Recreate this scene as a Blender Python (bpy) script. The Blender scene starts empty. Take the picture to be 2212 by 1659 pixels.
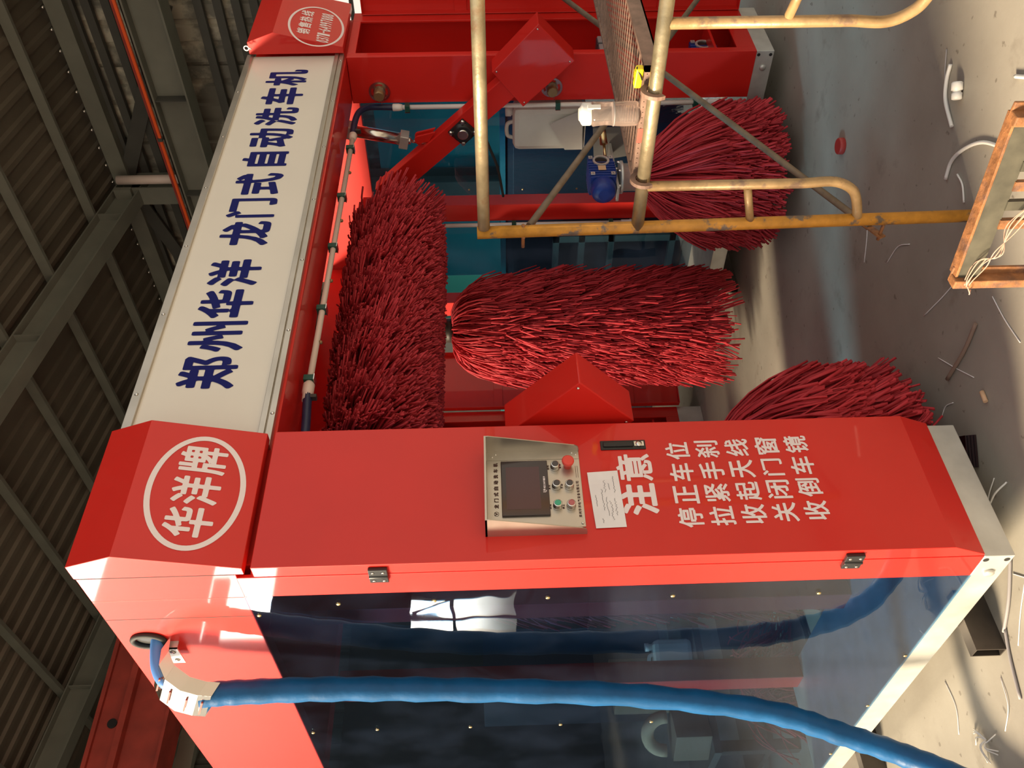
import bpy, bmesh, math, random
import numpy as np
from mathutils import Vector, Matrix
random.seed(7); RNG = np.random.default_rng(11)
SC = bpy.context.scene; COL = SC.collection
R = math.radians

# ------------------------------------------------------------------ camera, light, exposure
cd = bpy.data.cameras.new('camera'); cam = bpy.data.objects.new('camera', cd); COL.objects.link(cam)
cd.sensor_width = 36.0; cd.sensor_fit = 'HORIZONTAL'; cd.lens = 1899.23 / 2212 * 36; cd.clip_start = 0.05; cd.clip_end = 300
rt = Vector((-0.03402773849, -0.00101075613, -0.9994203777))   # picture right = downwards: the phone was held on its side
up = Vector((0.74291638231, -0.66893139226, -0.02461790696))
fw = Vector((0.66851878202, 0.74332346311, -0.02351312977))
cam.matrix_world = Matrix(((rt.x, up.x, -fw.x, -1.32150397), (rt.y, up.y, -fw.y, -2.28797156), (rt.z, up.z, -fw.z, 1.65), (0, 0, 0, 1)))
SC.camera = cam
SC.view_settings.view_transform = 'Standard'; SC.view_settings.look = 'None'
SC.view_settings.gamma = 1.0; SC.view_settings.use_curve_mapping = False
SC.view_settings.exposure = 0.0

W = bpy.data.worlds.new('world'); SC.world = W; W.use_nodes = True
nt = W.node_tree; bg = nt.nodes['Background']
tc = nt.nodes.new('ShaderNodeTexCoord'); sp = nt.nodes.new('ShaderNodeSeparateXYZ'); cr = nt.nodes.new('ShaderNodeValToRGB')
nt.links.new(tc.outputs['Generated'], sp.inputs[0]); nt.links.new(sp.outputs['Z'], cr.inputs[0])
cr.color_ramp.elements[0].position = 0.0; cr.color_ramp.elements[0].color = (1.0, 0.88, 0.70, 1)
cr.color_ramp.elements[1].position = 0.7; cr.color_ramp.elements[1].color = (0.86, 0.88, 0.92, 1)
# bright spot added to the sky to put glare on the red side
vm = nt.nodes.new('ShaderNodeVectorMath'); vm.operation = 'DOT_PRODUCT'; vm.inputs[1].default_value = Vector((-0.47, 0.83, 0.28)).normalized(); nt.links.new(tc.outputs['Generated'], vm.inputs[0])
gr = nt.nodes.new('ShaderNodeMapRange'); gr.interpolation_type = 'SMOOTHERSTEP'; gr.inputs['From Min'].default_value = 0.95; gr.inputs['From Max'].default_value = 0.99; gr.inputs['To Min'].default_value = 1.1; gr.inputs['To Max'].default_value = 34.0
nt.links.new(vm.outputs['Value'], gr.inputs[0]); nt.links.new(gr.outputs[0], bg.inputs[1]); nt.links.new(cr.outputs[0], bg.inputs[0])

sl = bpy.data.lights.new('sun', 'SUN'); sun = bpy.data.objects.new('sun', sl); COL.objects.link(sun)
sl.energy = 12.5; sl.angle = R(15); sl.color = (1.0, 0.81, 0.56)
sun.location = (-12, 7, 9)
sun.rotation_euler = Vector((0.78, -0.42, -0.46)).to_track_quat('-Z', 'Y').to_euler()

# ------------------------------------------------------------------ materials
MATS = {}
def mat(name, col, rough=0.5, metal=0.0, coat=0.0, spec=0.5, noise=None, bump=None, two=None, rr=None):
    """noise=(scale, amount): brightness mottling; two=(colour, scale, lo, hi): second colour in patches; bump=(scale, strength)"""
    m = bpy.data.materials.new(name); m.use_nodes = True; n = m.node_tree.nodes; L = m.node_tree.links
    b = n['Principled BSDF']; b.inputs['Base Color'].default_value = (*col, 1); b.inputs['Roughness'].default_value = rough
    b.inputs['Metallic'].default_value = metal; b.inputs['Coat Weight'].default_value = coat; b.inputs['Specular IOR Level'].default_value = spec
    b.inputs['Coat Roughness'].default_value = 0.04
    tx = n.new('ShaderNodeTexCoord'); out = None
    if two:
        nz = n.new('ShaderNodeTexNoise'); nz.inputs['Scale'].default_value = two[1]; nz.inputs['Detail'].default_value = 8; nz.inputs['Roughness'].default_value = 0.62
        L.new(tx.outputs['Object'], nz.inputs['Vector'])
        rp = n.new('ShaderNodeValToRGB'); rp.color_ramp.elements[0].position = two[2]; rp.color_ramp.elements[1].position = two[3]
        rp.color_ramp.elements[0].color = (*col, 1); rp.color_ramp.elements[1].color = (*two[0], 1)
        L.new(nz.outputs['Fac'], rp.inputs[0]); out = rp.outputs[0]
    if noise:
        nz = n.new('ShaderNodeTexNoise'); nz.inputs['Scale'].default_value = noise[0]; nz.inputs['Detail'].default_value = 7
        L.new(tx.outputs['Object'], nz.inputs['Vector'])
        mr = n.new('ShaderNodeMapRange'); mr.inputs['From Min'].default_value = 0.3; mr.inputs['From Max'].default_value = 0.7
        mr.inputs['To Min'].default_value = 1 - noise[1]; mr.inputs['To Max'].default_value = 1 + noise[1]
        L.new(nz.outputs['Fac'], mr.inputs[0])
        mx = n.new('ShaderNodeMix'); mx.data_type = 'RGBA'; mx.blend_type = 'MULTIPLY'; mx.inputs[0].default_value = 1
        if out: L.new(out, mx.inputs[6])
        else: mx.inputs[6].default_value = (*col, 1)
        L.new(mr.outputs[0], mx.inputs[7]); out = mx.outputs[2]
    if out: L.new(out, b.inputs['Base Color'])
    if rr:
        nz = n.new('ShaderNodeTexNoise'); nz.inputs['Scale'].default_value = rr[0]; nz.inputs['Detail'].default_value = 5
        L.new(tx.outputs['Object'], nz.inputs['Vector']); mr = n.new('ShaderNodeMapRange')
        mr.inputs['To Min'].default_value = rr[1]; mr.inputs['To Max'].default_value = rr[2]; L.new(nz.outputs['Fac'], mr.inputs[0]); L.new(mr.outputs[0], b.inputs['Roughness'])
    if bump:
        nz = n.new('ShaderNodeTexNoise'); nz.inputs['Scale'].default_value = bump[0]; nz.inputs['Detail'].default_value = 6
        L.new(tx.outputs['Object'], nz.inputs['Vector']); bp = n.new('ShaderNodeBump'); bp.inputs['Strength'].default_value = bump[1]; bp.inputs['Distance'].default_value = 0.01
        L.new(nz.outputs['Fac'], bp.inputs['Height']); L.new(bp.outputs[0], b.inputs['Normal'])
    MATS[name] = m; return m

RED = mat('red_paint', (0.60, 0.013, 0.007), 0.5, coat=0.4, spec=0.36, noise=(3, 0.05), bump=(5, 0.02))
REDD = mat('red_oxide_paint', (0.30, 0.035, 0.022), 0.6, noise=(4, 0.25), bump=(20, 0.2))
SIGN = mat('white_sheet', (0.74, 0.69, 0.61), 0.35, noise=(2, 0.03))
NAVY = mat('navy_vinyl', (0.008, 0.011, 0.125), 0.6, spec=0.15)
VINYL = mat('white_vinyl', (0.80, 0.70, 0.70), 0.45)
STEEL = mat('stainless_steel', (0.52, 0.48, 0.42), 0.34, metal=0.9, noise=(6, 0.1), rr=(8, 0.25, 0.45))
STEELB = mat('bright_steel', (0.72, 0.70, 0.66), 0.22, metal=1.0)
ZINC = mat('galvanized_plate', (0.62, 0.62, 0.58), 0.42, metal=0.55, noise=(9, 0.12), rr=(14, 0.3, 0.55))
ALU = mat('aluminium_plate', (0.66, 0.66, 0.62), 0.38, metal=0.6, noise=(3, 0.15), rr=(5, 0.25, 0.55))
WPVC = mat('white_pvc', (0.74, 0.72, 0.68), 0.4)
PINKPVC = mat('cream_pvc', (0.68, 0.56, 0.50), 0.4)
GREEN = mat('dark_green_plastic', (0.010, 0.075, 0.055), 0.45)
NHOSE = mat('navy_rubber', (0.012, 0.018, 0.06), 0.45)
BLACK = mat('black_plastic', (0.012, 0.012, 0.013), 0.4)
RUB = mat('black_rubber', (0.02, 0.02, 0.02), 0.7)
BRASS = mat('brass_screw', (0.75, 0.58, 0.30), 0.3, metal=1.0)
BROWNB = mat('bronze_fitting', (0.30, 0.20, 0.10), 0.45, metal=0.6)
BLUEM = mat('blue_motor_paint', (0.010, 0.035, 0.22), 0.4, noise=(15, 0.2))
GREYM = mat('grey_sheet', (0.15, 0.15, 0.145), 0.55)
DKGREY = mat('dark_grey_plastic', (0.05, 0.05, 0.06), 0.5)
PALE = mat('pale_grey_plastic', (0.30, 0.28, 0.28), 0.5)
TANK = mat('translucent_white_plastic', (0.66, 0.68, 0.62), 0.4, noise=(5, 0.08))
SCREEN = mat('dark_glass', (0.02, 0.006, 0.008), 0.12, spec=0.7)
PAPER = mat('paper', (0.78, 0.74, 0.74), 0.85, noise=(9, 0.05))
INK = mat('ink', (0.04, 0.03, 0.04), 0.8)
DARKTXT = mat('dark_print', (0.06, 0.02, 0.015), 0.6)
GBTN = mat('green_button', (0.05, 0.36, 0.22), 0.5)
RBTN = mat('red_button', (0.72, 0.06, 0.04), 0.4)
PBTN = mat('faded_red_button', (0.45, 0.12, 0.12), 0.5)
KBTN = mat('dark_button', (0.07, 0.06, 0.06), 0.5)
GALVT = mat('worn_gold_tube', (0.42, 0.35, 0.22), 0.36, metal=0.65, noise=(18, 0.25), two=((0.28, 0.15, 0.08), 9, 0.55, 0.68), rr=(20, 0.25, 0.5), bump=(60, 0.15))
YELT = mat('chipped_yellow_paint', (0.52, 0.235, 0.03), 0.5, noise=(25, 0.2), two=((0.16, 0.12, 0.09), 14, 0.56, 0.62), bump=(50, 0.2))
TANT = mat('worn_tan_tube', (0.36, 0.235, 0.11), 0.42, metal=0.25, noise=(20, 0.2), two=((0.22, 0.14, 0.09), 13, 0.58, 0.66), bump=(50, 0.15))
DUSTT = mat('dusty_brown_tube', (0.17, 0.125, 0.085), 0.6, metal=0.2, noise=(20, 0.25))
RUSTP = mat('rusty_mesh', (0.22, 0.135, 0.10), 0.65, noise=(25, 0.3))
RUSTO = mat('rust_orange', (0.30, 0.125, 0.045), 0.7, noise=(30, 0.35), two=((0.16, 0.08, 0.05), 22, 0.5, 0.66), bump=(60, 0.4))
DUSTSHADE = mat('shade_darkened_dusty_steel', (0.072, 0.066, 0.046), 0.75, noise=(22, 0.3), two=((0.14, 0.06, 0.03), 9, 0.64, 0.7))  # dusty grey steel, base colour darkened to stand in for shade on the rail
DARKST = mat('dark_steel', (0.05, 0.042, 0.036), 0.5, metal=0.4, noise=(12, 0.3))
TUBEST = mat('oiled_steel', (0.075, 0.062, 0.052), 0.45, metal=0.45, noise=(9, 0.3))
BEAMG = mat('grey_green_beam_paint', (0.16, 0.165, 0.135), 0.6, noise=(3, 0.12))
BEAMD = mat('dark_grey_beam_paint', (0.062, 0.062, 0.054), 0.6, noise=(3, 0.15))
ORANGE = mat('orange_rail', (0.85, 0.11, 0.02), 0.4)
ROOF = mat('roof_sheet', (0.135, 0.117, 0.088), 0.6, metal=0.2, noise=(1.2, 0.2), two=((0.16, 0.14, 0.11), 2.2, 0.66, 0.70))
CLAD = mat('wall_cladding', (0.19, 0.185, 0.155), 0.5, metal=0.1, noise=(1.5, 0.25), two=((0.46, 0.43, 0.34), 1.3, 0.50, 0.58))
CREAM = mat('painted_masonry', (0.72, 0.70, 0.62), 0.8, noise=(1.5, 0.06), bump=(8, 0.1))
TARP = mat('blue_tarp_sleeve', (0.003, 0.085, 0.24), 0.45, spec=0.3, noise=(9, 0.2), bump=(24, 0.25))
BHOSE = mat('light_blue_hose', (0.09, 0.25, 0.62), 0.45)
YELLOW = mat('yellow_plastic', (0.85, 0.66, 0.01), 0.4)
REDTAPE = mat('red_tape', (0.75, 0.10, 0.07), 0.6)
CARD = mat('cardboard', (0.24, 0.15, 0.095), 0.8)
TANFOAM = mat('tan_foam', (0.62, 0.40, 0.24), 0.8)
PINKTW = mat('pink_twine', (0.62, 0.38, 0.28), 0.75)
WOODST = mat('brown_stick', (0.24, 0.16, 0.12), 0.8)
RCAP = mat('dull_red_plastic', (0.36, 0.03, 0.025), 0.5)
TEAL = mat('teal_plastic', (0.03, 0.22, 0.24), 0.5)
FRAMEG = mat('grey_green_frame', (0.22, 0.25, 0.19), 0.6)
CLOTHD = mat('green_cloth', (0.10, 0.25, 0.16), 0.8)

def bristle_mat(name, c1, c2):
    m = bpy.data.materials.new(name); m.use_nodes = True; n = m.node_tree.nodes; L = m.node_tree.links; b = n['Principled BSDF']
    g = n.new('ShaderNodeNewGeometry'); rp = n.new('ShaderNodeValToRGB'); rp.color_ramp.elements[0].color = (*c1, 1); rp.color_ramp.elements[1].color = (*c2, 1)
    L.new(g.outputs['Random Per Island'], rp.inputs[0]); L.new(rp.outputs[0], b.inputs['Base Color']); b.inputs['Roughness'].default_value = 0.62; b.inputs['Specular IOR Level'].default_value = 0.35
    return m
BRI = bristle_mat('red_foam_strands', (0.33, 0.015, 0.024), (0.61, 0.043, 0.058))

def acrylic():
    m = bpy.data.materials.new('blue_acrylic'); m.use_nodes = True; n = m.node_tree.nodes; L = m.node_tree.links
    n.remove(n['Principled BSDF']); o = n['Material Output']
    t = n.new('ShaderNodeBsdfTransparent'); t.inputs[0].default_value = (0.38, 0.60, 0.79, 1)
    gl = n.new('ShaderNodeBsdfGlossy'); gl.inputs['Roughness'].default_value = 0.015
    lw = n.new('ShaderNodeLayerWeight'); lw.inputs[0].default_value = 0.5; pw = n.new('ShaderNodeMath'); pw.operation = 'POWER'; pw.inputs[1].default_value = 5; L.new(lw.outputs['Facing'], pw.inputs[0])
    fr = n.new('ShaderNodeMapRange'); fr.inputs['To Min'].default_value = 0.075; fr.inputs['To Max'].default_value = 1.0; L.new(pw.outputs[0], fr.inputs[0])
    mx = n.new('ShaderNodeMixShader'); L.new(fr.outputs[0], mx.inputs[0]); L.new(t.outputs[0], mx.inputs[1]); L.new(gl.outputs[0], mx.inputs[2])
    df = n.new('ShaderNodeBsdfDiffuse'); df.inputs[0].default_value = (0.10, 0.13, 0.22, 1)      # faint dusty film
    nz = n.new('ShaderNodeTexNoise'); nz.inputs['Scale'].default_value = 4; nz.inputs['Detail'].default_value = 10; tx = n.new('ShaderNodeTexCoord')
    L.new(tx.outputs['Object'], nz.inputs['Vector']); mr = n.new('ShaderNodeMapRange'); mr.inputs['From Min'].default_value = 0.4; mr.inputs['From Max'].default_value = 0.8
    mr.inputs['To Min'].default_value = 0.005; mr.inputs['To Max'].default_value = 0.05; L.new(nz.outputs['Fac'], mr.inputs[0])
    m2 = n.new('ShaderNodeMixShader'); L.new(mr.outputs[0], m2.inputs[0]); L.new(mx.outputs[0], m2.inputs[1]); L.new(df.outputs[0], m2.inputs[2])
    bz = n.new('ShaderNodeTexNoise'); bz.inputs['Scale'].default_value = 2.5; L.new(tx.outputs['Object'], bz.inputs['Vector'])
    bp = n.new('ShaderNodeBump'); bp.inputs['Strength'].default_value = 0.12; bp.inputs['Distance'].default_value = 0.02; L.new(bz.outputs['Fac'], bp.inputs['Height']); L.new(bp.outputs[0], gl.inputs['Normal'])
    L.new(m2.outputs[0], o.inputs[0]); return m
ACR = acrylic()

def clear_plastic():
    m = bpy.data.materials.new('clear_plastic'); m.use_nodes = True; n = m.node_tree.nodes; L = m.node_tree.links
    n.remove(n['Principled BSDF']); o = n['Material Output']
    t = n.new('ShaderNodeBsdfTransparent'); t.inputs[0].default_value = (0.86, 0.80, 0.78, 1)
    gl = n.new('ShaderNodeBsdfGlossy'); gl.inputs['Roughness'].default_value = 0.06; gl.inputs[0].default_value = (1, .95, .9, 1)
    lw = n.new('ShaderNodeLayerWeight'); lw.inputs[0].default_value = 0.32
    mx = n.new('ShaderNodeMixShader'); L.new(lw.outputs['Fresnel'], mx.inputs[0]); L.new(t.outputs[0], mx.inputs[1]); L.new(gl.outputs[0], mx.inputs[2])
    df = n.new('ShaderNodeBsdfDiffuse'); df.inputs[0].default_value = (.75, .62, .56, 1); m2 = n.new('ShaderNodeMixShader'); m2.inputs[0].default_value = .16; L.new(mx.outputs[0], m2.inputs[1]); L.new(df.outputs[0], m2.inputs[2]); L.new(m2.outputs[0], o.inputs[0]); return m
CLEAR = clear_plastic()

def floor_mat():
    m = bpy.data.materials.new('concrete'); m.use_nodes = True; n = m.node_tree.nodes; L = m.node_tree.links; b = n['Principled BSDF']
    tx = n.new('ShaderNodeTexCoord')
    def nz(s, d, r=0.6):
        k = n.new('ShaderNodeTexNoise'); k.inputs['Scale'].default_value = s; k.inputs['Detail'].default_value = d; k.inputs['Roughness'].default_value = r; L.new(tx.outputs['Object'], k.inputs['Vector']); return k.outputs['Fac']
    rp = n.new('ShaderNodeValToRGB'); e = rp.color_ramp.elements; e[0].position = 0.3; e[0].color = (0.27, 0.245, 0.205, 1); e[1].position = 0.72; e[1].color = (0.37, 0.345, 0.295, 1)
    L.new(nz(1.6, 9), rp.inputs[0])
    r2 = n.new('ShaderNodeValToRGB'); r2.color_ramp.elements[0].position = 0.60; r2.color_ramp.elements[1].position = 0.78
    r2.color_ramp.elements[0].color = (1, 1, 1, 1); r2.color_ramp.elements[1].color = (0.62, 0.6, 0.58, 1); L.new(nz(7, 6), r2.inputs[0])
    mx = n.new('ShaderNodeMix'); mx.data_type = 'RGBA'; mx.blend_type = 'MULTIPLY'; mx.inputs[0].default_value = 0.8; L.new(rp.outputs[0], mx.inputs[6]); L.new(r2.outputs[0], mx.inputs[7])
    r3 = n.new('ShaderNodeValToRGB'); r3.color_ramp.elements[0].position = 0.70; r3.color_ramp.elements[1].position = 0.74
    r3.color_ramp.elements[0].color = (1, 1, 1, 1); r3.color_ramp.elements[1].color = (0.45, 0.42, 0.40, 1); L.new(nz(26, 3, 0.4), r3.inputs[0])
    m3 = n.new('ShaderNodeMix'); m3.data_type = 'RGBA'; m3.blend_type = 'MULTIPLY'; m3.inputs[0].default_value = 0.7; L.new(mx.outputs[2], m3.inputs[6]); L.new(r3.outputs[0], m3.inputs[7])
    L.new(m3.outputs[2], b.inputs['Base Color']); b.inputs['Roughness'].default_value = 0.62
    bp = n.new('ShaderNodeBump'); bp.inputs['Strength'].default_value = 0.15; bp.inputs['Distance'].default_value = 0.004; L.new(nz(40, 5), bp.inputs['Height']); L.new(bp.outputs[0], b.inputs['Normal'])
    return m
CONC = floor_mat()

# ------------------------------------------------------------------ mesh helpers
class MB:
    """collects shapes in world coordinates; build() links them as ONE object"""
    def __init__(s): s.v = []; s.f = []; s.sm = []
    def add(s, vs, fs, smooth=False):
        o = len(s.v); s.v += [tuple(map(float, p)) for p in vs]; s.f += [tuple(i + o for i in f) for f in fs]; s.sm += [smooth] * len(fs); return s
    def box(s, x0, x1, y0, y1, z0, z1):
        return s.add([(x, y, z) for x in (x0, x1) for y in (y0, y1) for z in (z0, z1)], [(0, 1, 3, 2), (4, 6, 7, 5), (0, 4, 5, 1), (2, 3, 7, 6), (0, 2, 6, 4), (1, 5, 7, 3)])
    def obox(s, c, ax, ay, az):
        c, ax, ay, az = map(Vector, (c, ax, ay, az))
        return s.add([c + i * ax + j * ay + k * az for i in (-1, 1) for j in (-1, 1) for k in (-1, 1)], [(0, 1, 3, 2), (4, 6, 7, 5), (0, 4, 5, 1), (2, 3, 7, 6), (0, 2, 6, 4), (1, 5, 7, 3)])
    def beam(s, a, b, w, h, upv=(0, 0, 1)):
        a, b = Vector(a), Vector(b); d = (b - a); l = d.length / 2; d.normalize(); sd = d.cross(Vector(upv)).normalized(); u = sd.cross(d)
        return s.obox((a + b) / 2, d * l, sd * w / 2, u * h / 2)
    def prism(s, poly, ext):
        n = len(poly); e = Vector(ext); a = [Vector(p) for p in poly]
        return s.add(a + [p + e for p in a], [tuple(range(n))[::-1], tuple(range(n, 2 * n))] + [(i, (i + 1) % n, n + (i + 1) % n, n + i) for i in range(n)])
    def tube(s, path, r, seg=12, cap=True, flat=1.0, closed=False):
        P = [Vector(p) for p in path]; n = len(P); rs = r if isinstance(r, (list, tuple)) else [r] * n; ref = None; vs = []
        for i in range(n):
            d = ((P[(i + 1) % n] if closed or i + 1 < n else P[i]) - (P[i - 1] if closed or i > 0 else P[i])).normalized()
            if ref is None: ref = d.orthogonal().normalized()
            ref = (ref - d * ref.dot(d)).normalized(); b = d.cross(ref)
            vs += [P[i] + (ref * math.cos(2 * math.pi * k / seg) + b * flat * math.sin(2 * math.pi * k / seg)) * rs[i] for k in range(seg)]
        m = n if closed else n - 1
        fs = [(i * seg + k, i * seg + (k + 1) % seg, ((i + 1) % n) * seg + (k + 1) % seg, ((i + 1) % n) * seg + k) for i in range(m) for k in range(seg)]
        s.add(vs, fs, True)
        if cap and not closed:
            o = len(s.v) - n * seg; s.f += [tuple(o + k for k in range(seg))[::-1], tuple(o + (n - 1) * seg + k for k in range(seg))]; s.sm += [False, False]
        return s
    def cyl(s, a, b, r, seg=20): return s.tube([a, b], r, seg)
    def lathe(s, c, axis, prof, seg=24):
        """prof: (distance along axis, radius)"""
        ax = Vector(axis).normalized(); u = ax.orthogonal().normalized(); w = ax.cross(u); c = Vector(c); n = len(prof)
        vs = [c + ax * h + (u * math.cos(2 * math.pi * k / seg) + w * math.sin(2 * math.pi * k / seg)) * r for h, r in prof for k in range(seg)]
        s.add(vs, [(i * seg + k, i * seg + (k + 1) % seg, (i + 1) * seg + (k + 1) % seg, (i + 1) * seg + k) for i in range(n - 1) for k in range(seg)], True)
        o = len(s.v) - n * seg; s.f += [tuple(o + k for k in range(seg))[::-1], tuple(o + (n - 1) * seg + k for k in range(seg))]; s.sm += [False, False]; return s
    def ring(s, c, axis, r0, r1, h, seg=28):
        ax = Vector(axis).normalized(); u = ax.orthogonal().normalized(); w = ax.cross(u); c = Vector(c); vs = []
        for r, t in ((r0, 0), (r1, 0), (r1, h), (r0, h)): vs += [c + ax * t + (u * math.cos(2 * math.pi * k / seg) + w * math.sin(2 * math.pi * k / seg)) * r for k in range(seg)]
        return s.add(vs, [(j * seg + k, j * seg + (k + 1) % seg, ((j + 1) % 4) * seg + (k + 1) % seg, ((j + 1) % 4) * seg + k) for j in range(4) for k in range(seg)])
    def sphere(s, c, r, sx=1, sy=1, sz=1, seg=12):
        c = Vector(c); vs = []; n = seg // 2 + 1
        for i in range(n):
            t = math.pi * i / (n - 1)
            vs += [c + Vector((sx * math.sin(t) * math.cos(2 * math.pi * k / seg), sy * math.sin(t) * math.sin(2 * math.pi * k / seg), sz * math.cos(t))) * r for k in range(seg)]
        return s.add(vs, [(i * seg + k, (i + 1) * seg + k, (i + 1) * seg + (k + 1) % seg, i * seg + (k + 1) % seg) for i in range(n - 1) for k in range(seg)], True)
    def build(s, name, m, parent=None, bevel=0.0, smooth_mod=0, kind=None, label=None):
        ob = bpy.data.objects.new(name, bpy.data.meshes.new(name)); COL.objects.link(ob)
        base = Vector((0, 0, 0))
        if parent is not None:
            ob.parent = parent; base = Vector(ROOTS[parent.name])
        else:
            vs = np.array(s.v); base = Vector(((vs[:, 0].min() + vs[:, 0].max()) / 2, (vs[:, 1].min() + vs[:, 1].max()) / 2, vs[:, 2].min())); ob.location = base
        ROOTS[ob.name] = tuple(base)
        ob.data.from_pydata([(x - base.x, y - base.y, z - base.z) for x, y, z in s.v], [], s.f)
        ob.data.polygons.foreach_set('use_smooth', s.sm)
        ob.data.materials.append(m); ob.data.validate()
        if not any(s.sm):
            bm = bmesh.new(); bm.from_mesh(ob.data); bmesh.ops.recalc_face_normals(bm, faces=bm.faces); bm.to_mesh(ob.data); bm.free()
        if bevel:
            b = ob.modifiers.new('bevel', 'BEVEL'); b.width = bevel; b.segments = 2; b.limit_method = 'ANGLE'; b.angle_limit = R(40)
        if smooth_mod:
            q = ob.modifiers.new('subdivision', 'SUBSURF'); q.levels = smooth_mod; q.render_levels = smooth_mod
        if kind: ob['kind'] = kind
        if label: ob['label'] = label
        return ob
ROOTS = {}
def empty(name, loc):
    o = bpy.data.objects.new(name, None); COL.objects.link(o); o.location = loc; o.empty_display_size = 0.1; ROOTS[o.name] = tuple(loc); return o
def tag(o, label, cat, group=None):
    o['label'] = label; o['category'] = cat
    if group: o['group'] = group
    return o
def struct(o): o['kind'] = 'structure'; return o
def dup(o, parent=None, off=None):
    c = o.copy(); COL.objects.link(c)
    if parent is not None: c.parent = parent
    if off is not None: c.location = Vector(o.location) + Vector(off)
    for ch in [x for x in bpy.data.objects if x.parent == o]: dup(ch, c)
    return c
def smooth_path(pts, n=8):
    P = [Vector(p) for p in pts]; out = []
    for i in range(len(P) - 1):
        a = P[i - 1] if i > 0 else 2 * P[0] - P[1]; b, c = P[i], P[i + 1]; d = P[i + 2] if i + 2 < len(P) else 2 * P[-1] - P[-2]
        for k in range(n):
            t = k / n; out.append(0.5 * ((2 * b) + (c - a) * t + (2 * a - 5 * b + 4 * c - d) * t * t + (3 * b - a - 3 * c + d) * t ** 3))
    return out + [P[-1]]

# ------------------------------------------------------------------ lettering
GLY = {}
def glyph(ch):
    if ch not in GLY:
        cu = bpy.data.curves.new('t', 'FONT'); cu.body = ch; cu.size = 1; cu.resolution_u = 4
        o = bpy.data.objects.new('t', cu); COL.objects.link(o)
        me = bpy.data.meshes.new_from_object(o.evaluated_get(bpy.context.evaluated_depsgraph_get()))
        bm = bmesh.new(); bm.from_mesh(me); bmesh.ops.remove_doubles(bm, verts=bm.verts, dist=1e-5); bm.verts.index_update()
        V = [(v.co.x, v.co.y) for v in bm.verts]; F = [tuple(v.index for v in f.verts) for f in bm.faces]
        E_ = [tuple(v.index for v in e.verts) for e in bm.edges if len(e.link_faces) == 1]
        bm.free(); bpy.data.objects.remove(o); bpy.data.curves.remove(cu); bpy.data.meshes.remove(me); GLY[ch] = (V, F, E_)
    return GLY[ch]
def put_char(mb, ch, M, x, y, w, h, bold=0.0, em=1.0, fit=True, ky=1.0):
    """glyph drawn in the cell x..x+w, y..y+h of plane matrix M; fit: its own outline fills the cell"""
    V, F, E_ = glyph(ch)
    if not V: return
    if fit:
        x0 = min(p[0] for p in V); x1 = max(p[0] for p in V); y0 = min(p[1] for p in V); y1 = max(p[1] for p in V)
    else: x0, x1, y0, y1 = 0, em, -0.12, 0.88
    sx = (w - 2 * bold) / max(x1 - x0, .05) if fit else w / (x1 - x0); sy = (h - 2 * bold * ky) / (y1 - y0) if fit else h / (y1 - y0); bx = bold if fit else 0
    Q = [((p[0] - x0) * sx + x + bx, (p[1] - y0) * sy + y + bx * ky) for p in V]
    T = lambda p: M @ Vector((p[0], p[1], 0))
    if bold > 0: contour_mesh(mb, T, Q, E_, bold, ky)
    else: mb.add([T(p) for p in Q], F)
def contour_mesh(mb, T0, Q, E_, bold, ky=1.0):
    T = lambda p: T0((p[0], p[1] * ky)); Q = [(x, y / ky) for x, y in Q]
    """outline grown by 'bold' with round corners, cut as one clean flat sheet (distance field + marching squares)"""
    A = np.array([Q[i] for i, j in E_]); B = np.array([Q[j] for i, j in E_]); lo = np.minimum(A, B).min(0) - bold * 1.5; hi = np.maximum(A, B).max(0) + bold * 1.5
    n = 56; st = (hi - lo).max() / n; nx, ny = int((hi[0] - lo[0]) / st) + 2, int((hi[1] - lo[1]) / st) + 2
    X, Y = np.meshgrid(lo[0] + np.arange(nx) * st + 1e-6, lo[1] + np.arange(ny) * st + 1e-6, indexing='ij'); P_ = np.stack([X, Y], -1)[:, :, None, :]
    D = B - A; t = np.clip(((P_ - A) * D).sum(-1) / ((D * D).sum(-1) + 1e-12), 0, 1); dist = np.linalg.norm(P_ - (A + D * t[..., None]), axis=-1).min(-1)
    cr = ((A[:, 1] > P_[..., 1]) != (B[:, 1] > P_[..., 1])) & (P_[..., 0] < A[:, 0] + (P_[..., 1] - A[:, 1]) * D[:, 0] / (D[:, 1] + (np.abs(D[:, 1]) < 1e-12) * 1e-12))
    F_ = np.where(cr.sum(-1) % 2 == 1, -dist, dist) - bold; ins = F_ < 0
    for i in range(nx - 1):
        j = 0
        while j < ny - 1:
            c = ins[i, j], ins[i + 1, j], ins[i + 1, j + 1], ins[i, j + 1]
            if all(c):
                k = j
                while k < ny - 1 and ins[i, k] and ins[i + 1, k] and ins[i + 1, k + 1] and ins[i, k + 1]: k += 1
                mb.add([T((X[i, j], Y[i, j])), T((X[i + 1, j], Y[i + 1, j])), T((X[i + 1, k], Y[i + 1, k])), T((X[i, k], Y[i, k]))], [(0, 1, 2, 3)]); j = k; continue
            if any(c):
                cn = [(i, j), (i + 1, j), (i + 1, j + 1), (i, j + 1)]; poly = []
                for q in range(4):
                    a, b = cn[q], cn[(q + 1) % 4]
                    if ins[a]: poly.append((X[a], Y[a]))
                    if ins[a] != ins[b]:
                        f = F_[a] / (F_[a] - F_[b]); poly.append((X[a] + (X[b] - X[a]) * f, Y[a] + (Y[b] - Y[a]) * f))
                if len(poly) > 2: mb.add([T(p) for p in poly], [tuple(range(len(poly)))])
            j += 1
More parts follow.
